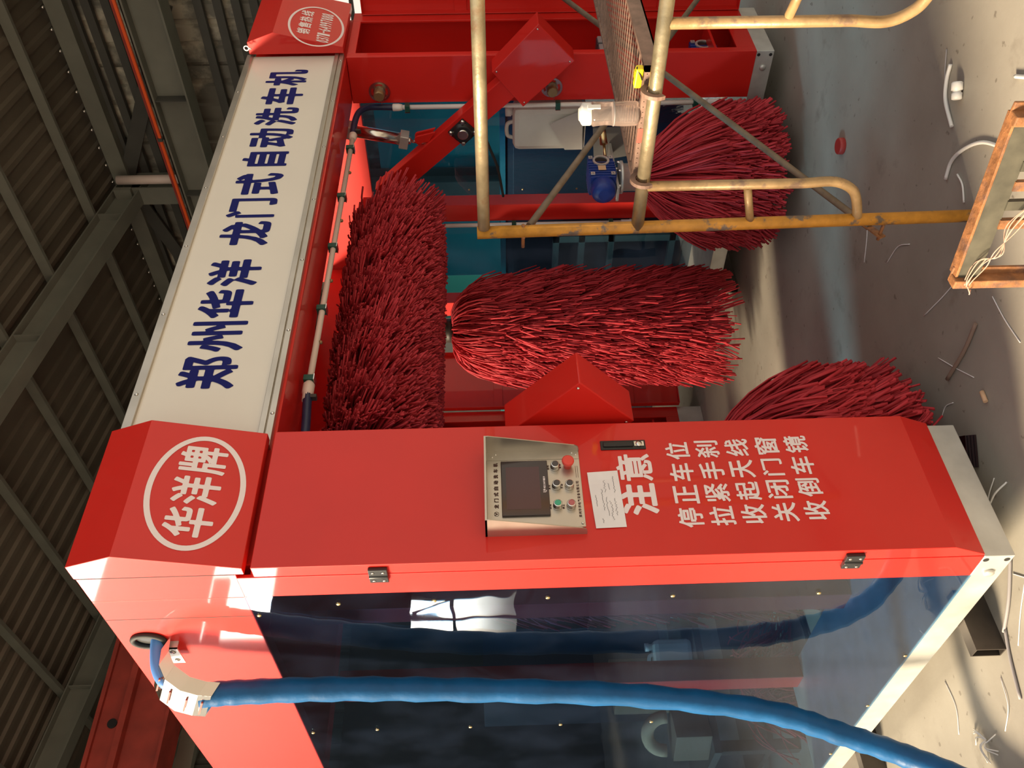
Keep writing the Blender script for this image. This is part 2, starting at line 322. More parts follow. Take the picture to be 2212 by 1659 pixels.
def plane(o, ux, uy):
    ux, uy = Vector(ux).normalized(), Vector(uy).normalized(); n_ = ux.cross(uy); o = Vector(o)
    return Matrix(((ux.x, uy.x, n_.x, o.x), (ux.y, uy.y, n_.y, o.y), (ux.z, uy.z, n_.z, o.z), (0, 0, 0, 1)))
def ellipse_ring(mb, M, cx, cy, a, b, w, seg=72):
    vs = []
    for r in (0, w): vs += [M @ Vector((cx + (a - r) * math.cos(2 * math.pi * k / seg), cy + (b - r) * math.sin(2 * math.pi * k / seg), 0)) for k in range(seg)]
    mb.add(vs, [(k, (k + 1) % seg, seg + (k + 1) % seg, seg + k) for k in range(seg)])

# ------------------------------------------------------------------ the hall
S = 0.1458
def roof_z(x): return 6.17 + S * (8 - x)
struct(MB().box(-30, 24, -24, 30, -0.2, 0).build('floor', CONC))
def corrugated(name, m, org, along, across, n, pitch, depth, length):
    """trapezoid-profile sheet: ribs run along 'along', repeat along 'across'"""
    a, c = Vector(along).normalized(), Vector(across).normalized(); nn = a.cross(c); prof = []
    for i in range(n):
        for t, h in ((0, 0), (0.62, 0), (0.70, 1), (0.92, 1)): prof.append((i * pitch + t * pitch, h * depth))
    prof.append((n * pitch, 0)); o = Vector(org); vs = []
    for k in range(2): vs += [o + a * length * k + c * p + nn * h for p, h in prof]
    q = len(prof); mb = MB(); mb.add(vs, [(i, i + 1, q + i + 1, q + i) for i in range(q - 1)]); ob = mb.build(name, m)
    sd = ob.modifiers.new('thickness', 'SOLIDIFY'); sd.thickness = 0.006
    return struct(ob)
rd = Vector((-1, 0, S)).normalized()
corrugated('ceiling', ROOF, (8.25, -5, roof_z(8.25) + 0.10), rd, (0, 1, 0), 72, 0.24, 0.035, 12.6)
for x in (7.2, 6.15, 5.15, 4.15, 3.15, 2.1, 1.05, 0.0, -1.05, -2.1, -3.2):     # purlins
    z = roof_z(x); mb = MB(); mb.box(x - 0.022, x + 0.022, -5, 12, z - 0.055, z + 0.055)
    struct(mb.build('roof_beam', BEAMG))
for y in (0.25, 4.13, 8.03, 11.8):                                         # rafters
    mb = MB(); a = Vector((8.0, y, roof_z(8.0) - 0.22)); b = Vector((-4.0, y, roof_z(-4.0) - 0.22))
    mb.beam(a, b, 0.014, 0.30); mb.beam(a + Vector((0, 0, .15)), b + Vector((0, 0, .15)), 0.2, 0.018); mb.beam(a - Vector((0, 0, .15)), b - Vector((0, 0, .15)), 0.2, 0.018)
    for k in range(6):
        q = a.lerp(b, (k + .4) / 6); mb.box(q.x - .006, q.x + .006, y - .095, y + .095, q.z - .14, q.z + .14)
    struct(mb.build('roof_beam', BEAMG))
mb = MB(); mb.box(7.86, 8.0, -5, 12, 6.0, 6.19); struct(mb.build('roof_beam', BEAMG))
mb = MB()
for k in range(60): mb.sphere((7.84, -1 + k * 0.24, 6.205), 0.021, seg=8)
struct(mb.build('trim_1', STEELB))
for y in (0.25, 4.13, 8.03, 11.8):                                        # wall columns
    mb = MB(); mb.box(7.66, 7.68, y - .12, y + .12, 0, 6.1); mb.box(7.96, 7.98, y - .12, y + .12, 0, 6.1); mb.box(7.68, 7.96, y - .007, y + .007, 0, 6.1)
    mb.box(7.35, 7.66, y - .09, y + .09, 4.62, 4.82); mb.box(7.60, 7.66, y - .14, y + .14, 5.92, 6.12)
    struct(mb.build('column', BEAMG))
corrugated('wall_right', CLAD, (8.12, 2.7, 2.92), (0, 0, 1), (0, 1, 0), 37, 0.25, -0.035, 3.28); corrugated('wall_right', CLAD, (8.12, -5, 3.36), (0, 0, 1), (0, 1, 0), 31, 0.25, -0.035, 2.84)
mb = MB(); mb.box(8.0, 8.2, 6.6, 12.2, 0, 2.95); mb.box(8.0, 8.2, -5, -0.6, 0, 3.36); mb.box(8.0, 8.2, -.6, 2.7, 0, 1.0); struct(mb.build('wall_right', CREAM)); struct(MB().box(8.0, 8.2, 2.7, 6.6, 0, 2.95).build('wall_right', mat('teal_wall_paint', (0.035, 0.40, 0.40), 0.7, noise=(1.5, .06))))
mb = MB()
for y in (-.6, .5, 1.55, 2.65): mb.box(8.04, 8.10, y, y + .05, 1.0, 3.36)
mb.box(8.04, 8.10, -.6, 2.7, 1.0, 1.05); mb.box(8.04, 8.10, -.6, 2.7, 3.31, 3.37); mb.box(8.04, 8.10, -.6, 2.7, 3.03, 3.07); struct(mb.build('window_1', BEAMD))
for z in (6.0, 5.83, 5.62, 5.40, 4.66, 4.455, 4.26, 4.07, 3.7):       # girts
    struct(MB().box(7.99, 8.06, -5, 12, z - .045, z + .045).build('trim_2', BEAMD))
mb = MB(); mb.beam((7.93, 1.9, 4.98), (7.93, 4.0, 6.03), 0.17, 0.03, (1, 0, 0)); struct(mb.build('roof_beam', BEAMD))
mb = MB(); mb.beam((7.93, 4.3, 6.03), (7.93, 7.9, 5.0), 0.17, 0.03, (1, 0, 0)); struct(mb.build('roof_beam', BEAMD))
# back wall: one window, plus a high opening added to let the glare through
OPENINGS = [(-6.6, -5.6, 1.25, 3.3), (-7.4, -5.8, 5.7, 7.5)]
mb = MB(); xs = sorted({-9.5, 8.2} | {w[0] for w in OPENINGS} | {w[1] for w in OPENINGS}); zs = sorted({0, 8.9} | {w[2] for w in OPENINGS} | {w[3] for w in OPENINGS})
for i in range(len(xs) - 1):
    for j in range(len(zs) - 1):
        cx, cz = (xs[i] + xs[i + 1]) / 2, (zs[j] + zs[j + 1]) / 2
        if not any(w[0] < cx < w[1] and w[2] < cz < w[3] for w in OPENINGS): mb.box(xs[i], xs[i + 1], 12.1, 12.3, zs[j], zs[j + 1])
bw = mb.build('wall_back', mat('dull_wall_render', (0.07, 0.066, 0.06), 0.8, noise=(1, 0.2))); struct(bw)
for k, w in enumerate(OPENINGS[:1]):
    mb = MB(); xm = (w[0] + w[1]) / 2
    for x in (w[0], xm, w[1] - .06): mb.box(x, x + .06, 12.06, 12.12, w[2], w[3])
    for z in (w[2], w[3] - .06, w[2] * .45 + w[3] * .55): mb.box(w[0], w[1], 12.06, 12.12, z, z + .06)
    mb.beam((w[0], 12.05, w[2] + .9), (xm, 12.05, w[3] - .1), .03, .07, (0, 1, 0)); struct(mb.build('window_%d' % (k + 2), BEAMD))
corrugated('wall_back', mat('dark_cladding', (0.10, 0.092, 0.078), 0.6, noise=(2, 0.2)), (-1.5, 12.04, 4.2), (0, 0, 1), (1, 0, 0), 38, 0.25, 0.03, 3.6)

struct(MB().box(-8.4, -8.2, 7.2, 12.1, 0, 8.9).build('sun_block_wall', MATS['dull_wall_render']))  # unseen wall added to keep the sun off the background
# crane runway, conductor rail, girder, downpipe
t = empty('crane_runway_beam', (7.5, 2, 4.8)); tag(t, 'grey steel crane runway beam running along the far wall below the roof', 'beam')
mb = MB(); mb.box(7.35, 7.62, -5, 12, 5.18, 5.20); mb.box(7.35, 7.62, -5, 12, 4.82, 4.84); mb.box(7.478, 7.492, -5, 12, 4.84, 5.18); mb.build('beam_body', BEAMG, t)
for k in range(12): MB().box(7.37, 7.60, -3.4 + k * 1.22, -3.388 + k * 1.22, 4.84, 5.18).build('stiffener', BEAMD, t)
MB().box(7.44, 7.52, -5, 12, 5.20, 5.25).build('rail', DARKST, t)
t = empty('conductor_rail', (7.30, 2, 5.2)); tag(t, 'thin bright orange power rail running along the top of the crane beam', 'rail')
MB().box(7.285, 7.315, -5, 12, 5.215, 5.243).build('bar', ORANGE, t); MB().box(7.30, 7.38, -5, 12, 5.245, 5.275).build('bracket', REDD, t)
for y in (-1.2, 1.35, 3.1, 5.2): MB().box(7.27, 7.33, y, y + .035, 5.205, 5.255).build('joint', BEAMD, t)
t = empty('crane_girder', (2, 6.2, 4.78)); tag(t, 'large dull red steel girder of the overhead crane spanning under the roof', 'girder')
mb = MB(); mb.box(-4, 7.22, 6.0, 6.32, 4.80, 5.42); mb.box(-4, 7.22, 5.96, 6.36, 5.42, 5.46); mb.box(-4, 7.22, 5.96, 6.36, 4.77, 4.80); mb.build('girder_body', REDD, t)
MB().box(-4, 7.2, 5.90, 6.0, 5.14, 5.20).build('walkway_angle', REDD, t)
MB().cyl((1.96, 5.985, 5.29), (1.96, 6.01, 5.29), 0.045).build('hole', BLACK, t)
MB().box(-4, 7.2, 6.9, 7.0, 4.78, 4.95).build('parallel_beam', BEAMG, t)
MB().box(7.16, 7.56, 5.7, 7.1, 5.30, 5.44).build('end_carriage', REDD, t)
for y in (5.8, 6.95): MB().box(7.45, 7.51, y, y + .1, 5.251, 5.30).build('wheel', DARKST, t)
tag(MB().cyl((7.72, 3.93, 5.22), (7.72, 3.93, 6.08), 0.055).build('drain_pipe', PINKPVC), 'pale plastic pipe standing beside the steel column under the roof', 'pipe')

# ------------------------------------------------------------------ the gantry car wash
XL, XR, LW, ZB, ZT = 0.0, 3.074, 0.503, 0.10, 0.194
XO = XR + LW
G = empty('car_wash_gantry', (1.79, 0.9, 0.10)); tag(G, 'red gantry car wash machine with white sign beam, blue side panels and red brushes', 'car wash machine')

# base sills
def sill(x0, x1, face):
    mb = MB(); mb.box(x0, x1, 0, 1.95, ZB, ZT); o = mb.build('base_sill', ZINC, G, bevel=0.003)
    hx = x0 if face < 0 else x1
    for dz in (0.12, 0.8):
        MB().cyl((x0 - .001, 0.022, ZB + .094 * dz + .006), (x0 - .0005, 0.022, ZB + .094 * dz + .006), .009, 16).build('bolt_hole', BLACK, o)
    MB().lathe((x0 - .010, 0.095, ZB + .045), (1, 0, 0), [(0, .003), (.002, .016), (.010, .018)], 20).build('round_boss', ZINC, o)
    return o
sill(0.0, LW, -1); sill(XR, XO, -1)

# left leg: closed box behind the door; right leg: open-fronted box
mb = MB(); mb.box(0.0, 0.012, 0, .113, ZT, 2.41); mb.box(0.012, LW - .012, .10, .113, ZT, 2.37); mb.box(LW - .012, LW, 0, .268, ZT, 2.37)
mb.box(0.012, LW - .012, 0, .10, 2.33, 2.37); mb.box(0.012, LW - .012, 0, .10, ZT, ZT + .04); mb.build('leg_box', RED, G, bevel=.002)
def open_leg(par, x, y0, zt, zb, name='leg_box'):
    mb = MB()
    mb.box(x, x + .012, y0, y0 + .268, zb, zt); mb.box(x + LW - .012, x + LW, y0, y0 + .268, zb, zt); mb.box(x + .012, x + LW - .012, y0 + .256, y0 + .268, zb, zt)
    mb.box(x + .012, x + .045, y0, y0 + .012, zb, zt); mb.box(x + LW - .10, x + LW - .012, y0, y0 + .012, zb, zt)          # front lips
    mb.box(x + .045, x + LW - .10, y0, y0 + .012, zt - .045, zt); mb.box(x + .045, x + LW - .10, y0, y0 + .012, zb, zb + .10)
    mb.box(x + .012, x + LW - .012, y0 + .012, y0 + .256, zt - .012, zt); mb.box(x + .012, x + LW - .012, y0 + .012, y0 + .256, zb, zb + .012)
    mb.box(x + .26, x + .30, y0 + .20, y0 + .256, zb + .2, zt - .06); mb.box(x + .045, x + LW - .10, y0 + .03, y0 + .20, zb + .19, zb + .205)
    return mb.build(name, RED, par, bevel=.002)
open_leg(G, XR, 0, 2.37, ZT)
# middle and rear posts on both sides, folded from sheet
for xa, xb in ((LW - .105, LW), (XR, XR + .105)):
    for ya, yb in ((.964, 1.085), (1.765, 1.885)):
        MB().box(xa, xb, ya, yb, ZT, 2.41).build('side_post', RED, G, bevel=.003)
# side fascias (long red box beams along the top of each side)
for xa, xb in ((0.0, .05), (XO - .05, XO)):
    mb = MB(); mb.box(xa, xb, .268 if xa else .113, 1.95, 2.405, 2.866); mb.box(xa, xb, -.02, .268 if xa else .113, 2.405, 2.866)
    f = mb.build('side_fascia', RED, G, bevel=.002)
    x = xa - .0006 if xa == 0 else xa - .0006
    for y in (-.02, .232): MB().box(x, x + .001, y - .0016, y + .0016, 2.41, 2.866).build('seam', RUB, f)
MB().box(.051, XO - .051, 1.83, 1.95, 2.45, 2.80).build('rear_beam', RED, G, bevel=.003)
MB().box(.051, 2.86, .264, 1.83, 2.80, 2.84).build('added_sun_cover', RED, G, bevel=.002)  # unseen plate added to shade the top brush and far column from the sun
# acrylic side panels with their screws
SCR = [(.172, 2.136), (.170, 1.842), (.172, 1.492), (.185, 1.102), (.195, .641), (.673, .207), (1.12, .205), (1.65, .207), (1.225, .621), (1.211, 1.047), (1.208, 1.409), (1.202, 1.766), (1.196, 2.132), (1.207, 2.385), (.721, 2.39), (.23, 2.39)]
for xa, y0 in ((0.0, .113), (XO - .008, .27)):
    mb = MB(); mb.box(xa, xa + .005, y0, 1.95, ZT - .004, 2.41); p = mb.build('acrylic_panel', ACR, G)
    for y, z in SCR:
        if xa == 0 or y > y0: MB().lathe((xa - .004, y, z), (1, 0, 0), [(0, .002), (.001, .006), (.004, .008)], 12).build('screw', BRASS, p)

# cabinet door with lettering, latch and control panel
mb = MB(); mb.prism([(0.0, -.003, .197), (0.0, -.003, 2.357), (0.0, -.055, 2.357), (0.0, -.055, .301), (0.0, -.012, .197)], (LW, 0, 0)); door = mb.build('cabinet_door', RED, G, bevel=.0025)
P = plane((0, -.0563, 0), (1, 0, 0), (0, 0, 1)); mb = MB()
put_char(mb, '注', P, .143, 1.151, .115, .113, .0042); put_char(mb, '意', P, .267, 1.151, .105, .113, .0024)
rows = ['停正车位', '拉紧手刹', '收起天线', '关闭门窗', '收倒车镜']
for i, row in enumerate(rows):
    zc = 1.061 - i * .0962
    for j, ch in enumerate(row):
        xc = .128 + j * .0843 + i * .0035
        if ch == '门': w_, h_ = .066, .068
        else: w_, h_ = .069, .076
        put_char(mb, ch, P, xc - w_ / 2, zc - h_ / 2, w_, h_, .0015)
mb.build('warning_lettering', VINYL, door)
t = MB().box(.391, .427, -.060, -.0545, 1.160, 1.305).build('latch', BLACK, door, bevel=.002)
mb = MB(); mb.box(.400, .418, -.066, -.060, 1.20, 1.297); mb.build('latch_lever', BLACK, door, bevel=.003)
mb = MB(); mb.lathe((.409, -.067, 1.182), (0, 1, 0), [(0, .003), (.001, .010), (.006, .011)], 18); mb.box(.400, .418, -.064, -.060, 1.166, 1.197); mb.build('lock', STEELB, door)
for z in (1.993, .594):
    mb = MB(); mb.box(-.012, 0, -.040, -.006, z - .028, z + .028); mb.box(-.012, 0, 0.0, .030, z - .028, z + .028); mb.cyl((-.010, -.003, z - .028), (-.010, -.003, z + .028), .007, 12); h = mb.build('hinge', BLACK, door, bevel=.002)
    for y in (-.026, .018):
        for dz in (-.015, .015): MB().lathe((-.0145, y, z + dz), (1, 0, 0), [(0, .003), (.0025, .006)], 10).build('hinge_screw', STEELB, door)
# control panel: thing > part > sub-part, so it hangs on the gantry
mb = MB(); mb.box(.106, .388, -.0585, -.0545, 1.378, 1.672); cp = mb.build('control_panel', STEEL, G, bevel=.001)
mb = MB()
x0, x1, dT, dB = .082, .392, .088, .030
mb.box(x0, x1, -.056 - dT, -.055, 1.672, 1.678)                                           # visor
for x in (x0, x1 - .003):                                                                 # cheeks with rounded lower tip
    pl = [(x, -.055, 1.678), (x, -.055 - dT, 1.678), (x, -.056 - dT, 1.665), (x, -.055 - dB - .004, 1.392), (x, -.055 - dB + .004, 1.381), (x, -.055 - dB + .016, 1.377), (x, -.055, 1.377)]
    mb.prism(pl, (.003, 0, 0))
mb.box(x1 - .034, x1 - .003, -.0605, -.0585, 1.380, 1.672); mb.build('hood', STEEL, cp)
for x, z in ((.381, 1.642), (.381, 1.40), (.371, 1.653), (.374, 1.388), (.118, 1.387)): MB().lathe((x, -.0625, z), (0, 1, 0), [(0, .002), (.001, .0035), (.003, .0042)], 10).build('panel_screw', STEELB, cp)
MB().box(.146, .350, -.066, -.0583, 1.481, 1.627).build('touch_screen', SCREEN, cp, bevel=.002)
mb = MB(); PS = plane((0, -.0663, 0), (1, 0, 0), (0, 0, 1)); mb.box(.168, .326, -.0664, -.066, 1.508, 1.612); mb.build('display_glass', mat('display_film', (0.075, 0.03, 0.035), 0.18), cp)
mb = MB()
for i, ch in enumerate('WECONVIEW'): put_char(mb, ch, PS, .242 + i * .0052, 1.491, .0042, .006, .0003)
mb.box(.228, .2305, -.0668, -.0663, 1.488, 1.499); mb.box(.228, .236, -.0668, -.0663, 1.488, 1.490); mb.box(.234, .239, -.0668, -.0663, 1.492, 1.4985); mb.build('screen_logo', VINYL, cp)
mb = MB(); PP = plane((0, -.0590, 0), (1, 0, 0), (0, 0, 1))
for i, ch in enumerate('龙门式自动洗车机'): put_char(mb, ch, PP, .178 + i * .0223, 1.636, .0142, .0145, .0008)
ellipse_ring(mb, PP, .158, 1.6435, .0085, .0075, .0013, 24); put_char(mb, 'V', PP, .152, 1.639, .012, .011, .0006)
for i, ch in enumerate('郑州华洋电气设备有限公司'): put_char(mb, ch, PP, .139 + i * .0112, 1.3865, .0092, .0092, .0003)
for t_, x, z in (('启动', .171, 1.4765), ('停止', .170, 1.4365), ('复位', .243, 1.4755), ('手动', .245, 1.4365), ('照明', .318, 1.475), ('急停', .322, 1.4375)):
    for i, ch in enumerate(t_): put_char(mb, ch, PP, x + i * .0095, z, .0078, .0072, .0003)
for k in range(2): mb.box(.285, .33, -.0592, -.0590, 1.386 + k * .006, 1.3872 + k * .006)
mb.build('panel_print', DARKTXT, cp)
def button(x, z, m, name):
    a = (x, -.0585, z); mb = MB(); mb.lathe(a, (0, -1, 0), [(0, .0145), (.006, .0145), (.007, .0135), (.019, .0135), (.0205, .0125), (.021, .0105)], 24); b = mb.build('push_button', STEELB, cp)
    MB().lathe((x, -.0585 - .0208, z), (0, -1, 0), [(0, .0104), (.0015, .0100), (.002, .008)], 20).build(name, m, cp)
for x, z, m in ((.326, 1.457, KBTN), (.253, 1.457, KBTN), (.252, 1.417, KBTN), (.180, 1.458, GBTN), (.179, 1.417, PBTN)): button(x, z, m, 'button_face')
mb = MB(); mb.lathe((.330, -.0585, 1.417), (0, -1, 0), [(0, .013), (.012, .012), (.013, .0135), (.020, .0175), (.028, .0195), (.033, .0185), (.035, .015)], 28); mb.build('emergency_stop_button', RBTN, cp)

# paper note taped to the door
t = empty('paper_note', (.2, -.057, 1.30)); tag(t, 'crumpled handwritten paper note stuck on the door below the control panel', 'note')
mb = MB(); NU, NV = 14, 8; c00, c10, c11, c01 = (.101, 1.257), (.308, 1.262), (.300, 1.358), (.098, 1.349); vs = []
def note_pt(u, v, lift=0.0):
    x = (c00[0] * (1 - u) + c10[0] * u) * (1 - v) + (c01[0] * (1 - u) + c11[0] * u) * v; z = (c00[1] * (1 - u) + c10[1] * u) * (1 - v) + (c01[1] * (1 - u) + c11[1] * u) * v
    return (x, -.0574 - .0016 * abs(math.sin(u * 7 + v)) - .004 * max(0, u - .85) * 6 * v - lift, z)
for k in range(2): vs += [note_pt(i / NU, j / NV, .0004 * k) for i in range(NU + 1) for j in range(NV + 1)]
o_ = (NU + 1) * (NV + 1); fs = []
for i in range(NU):
    for j in range(NV):
        q = (i * (NV + 1) + j, (i + 1) * (NV + 1) + j, (i + 1) * (NV + 1) + j + 1, i * (NV + 1) + j + 1); fs += [q, tuple(k + o_ for k in q)[::-1]]
mb.add(vs, fs); mb.build('sheet', PAPER, t)
rr = random.Random(3)
for v, u0, u1, amp in ((.84, .38, .60, .010), (.72, .08, .18, .020), (.62, .30, .70, .020), (.50, .20, .55, .022), (.50, .62, .86, .026), (.38, .12, .48, .030), (.36, .66, .80, .02), (.24, .20, .52, .034), (.20, .60, .92, .018)):
    n = max(4, int((u1 - u0) * 60)); pr = None; mb = MB()
    for k in range(n):
        p = Vector(note_pt(u0 + (u1 - u0) * k / n, v + amp * rr.uniform(-1, 1) * 1.3, .0012))
        if pr is not None: mb.add([pr - Vector((0, 0, .0005)), p - Vector((0, 0, .0005)), p + Vector((0, 0, .0005)), pr + Vector((0, 0, .0005))], [(0, 1, 2, 3)])
        pr = p
    mb.build('ink_line', INK, t)
# open door of the far cabinet, swung out towards the camera side
def open_door(par, h, ang, z0, z1, name='cabinet_door'):
    """h: hinge point; ang: direction of the leaf in plan"""
    d = Vector((math.cos(ang), math.sin(ang), 0)); n_ = Vector((-d.y, d.x, 0)); c = Vector((h[0], h[1], (z0 + z1) / 2)) + d * LW / 2
    mb = MB(); mb.obox(c + n_ * .002, d * LW / 2, n_ * .002, (0, 0, (z1 - z0) / 2))
    for s_ in (-1, 1): mb.obox(c + d * s_ * (LW / 2 - .002) - n_ * .024, d * .002, n_ * .026, (0, 0, (z1 - z0) / 2))
    for s_ in (-1, 1): mb.obox(c + Vector((0, 0, s_ * ((z1 - z0) / 2 - .002))) - n_ * .024, d * LW / 2, n_ * .026, (0, 0, .002))
    for k in (.26, .80): mb.obox(c + Vector((0, 0, (z1 - z0) * (.5 - k))) - n_ * .006, d * LW / 2, n_ * .006, (0, 0, .035))
    return mb.build(name, RED, par, bevel=.0015)
open_door(G, (XO + .012, -.004), R(-88), .197, 2.325)

# head caps with emblems
CAPP = [(-.0205, 2.38), (-.055, 2.38), (-.138, 2.729), (-.088, 2.871), (-.0205, 2.871)]
upv = Vector((0, -.083, .349)).normalized()
caps = []
for x in (0.0, XO - .497): caps.append(MB().prism([(x, y, z) for y, z in CAPP], (.497, 0, 0)).build('head_cap', RED, G, bevel=.002))
L0 = (2.55 - 2.38) / upv.z
for cap, x in ((caps[0], 0.0), (caps[1], XO - .497)):
    P = plane(Vector((x, -.055, 2.38)) + Vector((0, -upv.z, upv.y)) * .0014, (1, 0, 0), upv); mb = MB()
    if x == 0:
        ellipse_ring(mb, P, .247, L0, .208, .143, .017)
        for i, ch in enumerate('华洋牌'): put_char(mb, ch, P, .085 + i * .113, L0 - .070, .103, .140, .0032)
    else:
        ellipse_ring(mb, P, .158, L0 - .02, .215, .145, .012)
        for i, ch in enumerate('销售热线'): put_char(mb, ch, P, .05 + i * .067, L0 + .005, .056, .066, .0015)
        for i, ch in enumerate('0371-64997888'):
            if ch == '-': mb.add([P @ Vector(q) for q in ((.004 + i * .0245, L0 - .068, 0), (.022 + i * .0245, L0 - .068, 0), (.022 + i * .0245, L0 - .059, 0), (.004 + i * .0245, L0 - .059, 0))], [(0, 1, 2, 3)])
            else: put_char(mb, ch, P, .002 + i * .0245, L0 - .098, .0195, .064, .0014)
    mb.build('emblem_lettering', VINYL, cap)
mb = MB(); mb.ring((3.04, -.075, 2.87), (1, 0, 0), .010, .014, .006, 20); mb.cyl((3.043, -.075, 2.858), (3.043, -.07, 2.845), .004, 8); mb.build('eye_bolt', ZINC, G)

# front beam and the sign
MB().box(.051, XO - .051, .014, .262, 2.372, 2.855).build('front_beam', RED, G, bevel=.003)
sg = MB().box(LW - .02, XR + .02, .000, .013, 2.42, 2.86).build('sign_panel', SIGN, G)
mb = MB(); mb.box(LW - .02, XR + .02, -.012, .02, 2.856, 2.887); mb.build('sign_trim', STEEL, sg, bevel=.001)
mb = MB(); mb.box(LW - .02, XR + .02, -.014, .002, 2.408, 2.428); mb.box(LW - .02, XR + .02, -.004, .014, 2.402, 2.409); mb.box(LW - .02, XR + .02, -.012, .014, 2.382, 2.403); mb.build('sign_trim', STEEL, sg, bevel=.001)
for k in range(7):
    x = .62 + k * .4
    MB().lathe((x, -.015, 2.392), (0, 1, 0), [(0, .003), (.003, .007)], 12).build('trim_screw', STEELB, sg)
    MB().lathe((x + .1, -.015, 2.872), (0, 1, 0), [(0, .003), (.003, .007)], 12).build('trim_screw', STEELB, sg)
P = plane((0, -.0014, 0), (1, 0, 0), (0, 0, 1)); mb = MB()
CH = '郑州华洋 龙门式自动洗车机'
for i, ch in enumerate(CH):
    if ch == ' ': continue
    xc = (.826, 1.007, 1.184, 1.363, 0, 1.610, 1.783, 1.957, 2.148, 2.322, 2.507, 2.694, 2.872)[i]
    w_, h_ = .158, .205
    if ch == '自': w_, h_ = .115, .205
    if ch == '门': w_ = .135
    put_char(mb, ch, P, xc - w_ / 2, 2.652 - h_ / 2, w_, h_, .0040, ky=2.2)
mb.build('sign_lettering', NAVY, sg)

# spray pipes
def clip(par, c, axis, down):
    c, a, d = Vector(c), Vector(axis), Vector(down); s_ = a.cross(d)
    mb = MB(); mb.obox(c, a * .013, d * .019, s_ * .019); o = mb.build('pipe_clip', GREEN, par, bevel=.002)
    MB().obox(c + d * .021, a * .014, d * .0015, s_ * .021).build('clip_plate', STEELB, par)
sp_ = MB().tube([(.905, .165, 2.333), (1.4, .185, 2.333), (2.66, .232, 2.333)], .0125, 14).build('spray_pipe', PINKPVC, G)
for x, y in ((.931, .166), (1.334, .182), (1.751, .199), (2.142, .214), (2.568, .229)): clip(sp_, (x, y, 2.336), (1, 0, 0), (0, 0, -1))
for x, y in ((1.139, .175), (1.52, .190), (1.954, .207), (2.353, .221)): MB().lathe((x, y, 2.322), (0, 0, -1), [(0, .008), (.008, .008), (.012, .004)], 10).build('nozzle', BROWNB, sp_)
MB().lathe((.925, .166, 2.333), (-1, -.03, 0), [(0, .014), (.012, .015), (.02, .022), (.06, .022), (.07, .018), (.10, .017)], 18).build('pipe_coupling', PINKPVC, sp_)
MB().lathe((2.655, .232, 2.333), (1, .03, 0), [(0, .016), (.03, .021), (.05, .021), (.06, .014)], 18).build('pipe_coupling', PINKPVC, sp_)
for ya, yb, zs_, z0, z1 in ((.283, 1, (2.073, 1.246, .484), .40, 2.10), (1.098, 1, (1.486, .884), .80, 2.05)):
    v = MB().cyl((3.052, ya, z0), (3.052, ya, z1), .0125).build('spray_pipe', WPVC, G)
    for z in zs_: clip(v, (3.050, ya, z), (0, 0, 1), (0, 1, 0))
    MB().lathe((3.052, ya, z1), (0, 0, 1), [(0, .016), (.02, .020), (.05, .020), (.055, .015), (.07, .015)], 16).build('pipe_coupling', WPVC, v)
    MB().lathe((3.052, ya, z0 + .02), (0, 0, -1), [(0, .017), (.05, .017), (.055, .020), (.07, .020)], 16).build('pipe_coupling', WPVC, v)
hz = smooth_path([(2.70, .233, 2.335), (2.82, .235, 2.336), (2.94, .245, 2.325), (3.02, .262, 2.285), (3.05, .278, 2.22), (3.052, .283, 2.15)])
MB().tube(hz, .0165, 12).build('feed_hose', NHOSE, G)
MB().tube(smooth_path([(.86, .163, 2.333), (.78, .158, 2.325), (.66, .15, 2.315), (.52, .15, 2.315)]), .0165, 12).build('feed_hose', NHOSE, G)
for c_ in ((2.74, .234, 2.312), (.84, .162, 2.312)): MB().obox(c_, (.008, 0, 0), (0, .012, 0), (0, 0, .016)).build('hose_clamp', DARKST, G, bevel=.002)
# sensors on the far column
for y, z in ((.197, 2.217), (.189, 1.281)):
    mb = MB(); mb.ring((XR - .004, y, z), (-1, 0, 0), .046, .058, .004, 28); mb.ring((XR - .002, y, z), (-1, 0, 0), .020, .034, .004, 28)
    for a in range(4): mb.obox((XR - .005, y + .040 * math.cos(R(45 + a * 90)), z + .040 * math.sin(R(45 + a * 90))), (.002, 0, 0), (0, .010, 0), (0, 0, .010))
    s_ = mb.build('sensor', STEELB, G)
    MB().lathe((XR - .002, y, z), (-1, 0, 0), [(0, .030), (.055, .030), (.060, .026)], 8).build('sensor_body', BROWNB, s_)
    MB().prism([(XR - .05, y + .02, z - .012), (XR - .05, y + .05, z - .012), (XR - .05, y + .05, z - .009), (XR - .05, y + .023, z - .009), (XR - .05, y + .023, z + .02), (XR - .05, y + .02, z + .02)], (.045, 0, 0)).build('sensor_bracket', STEELB, s_)

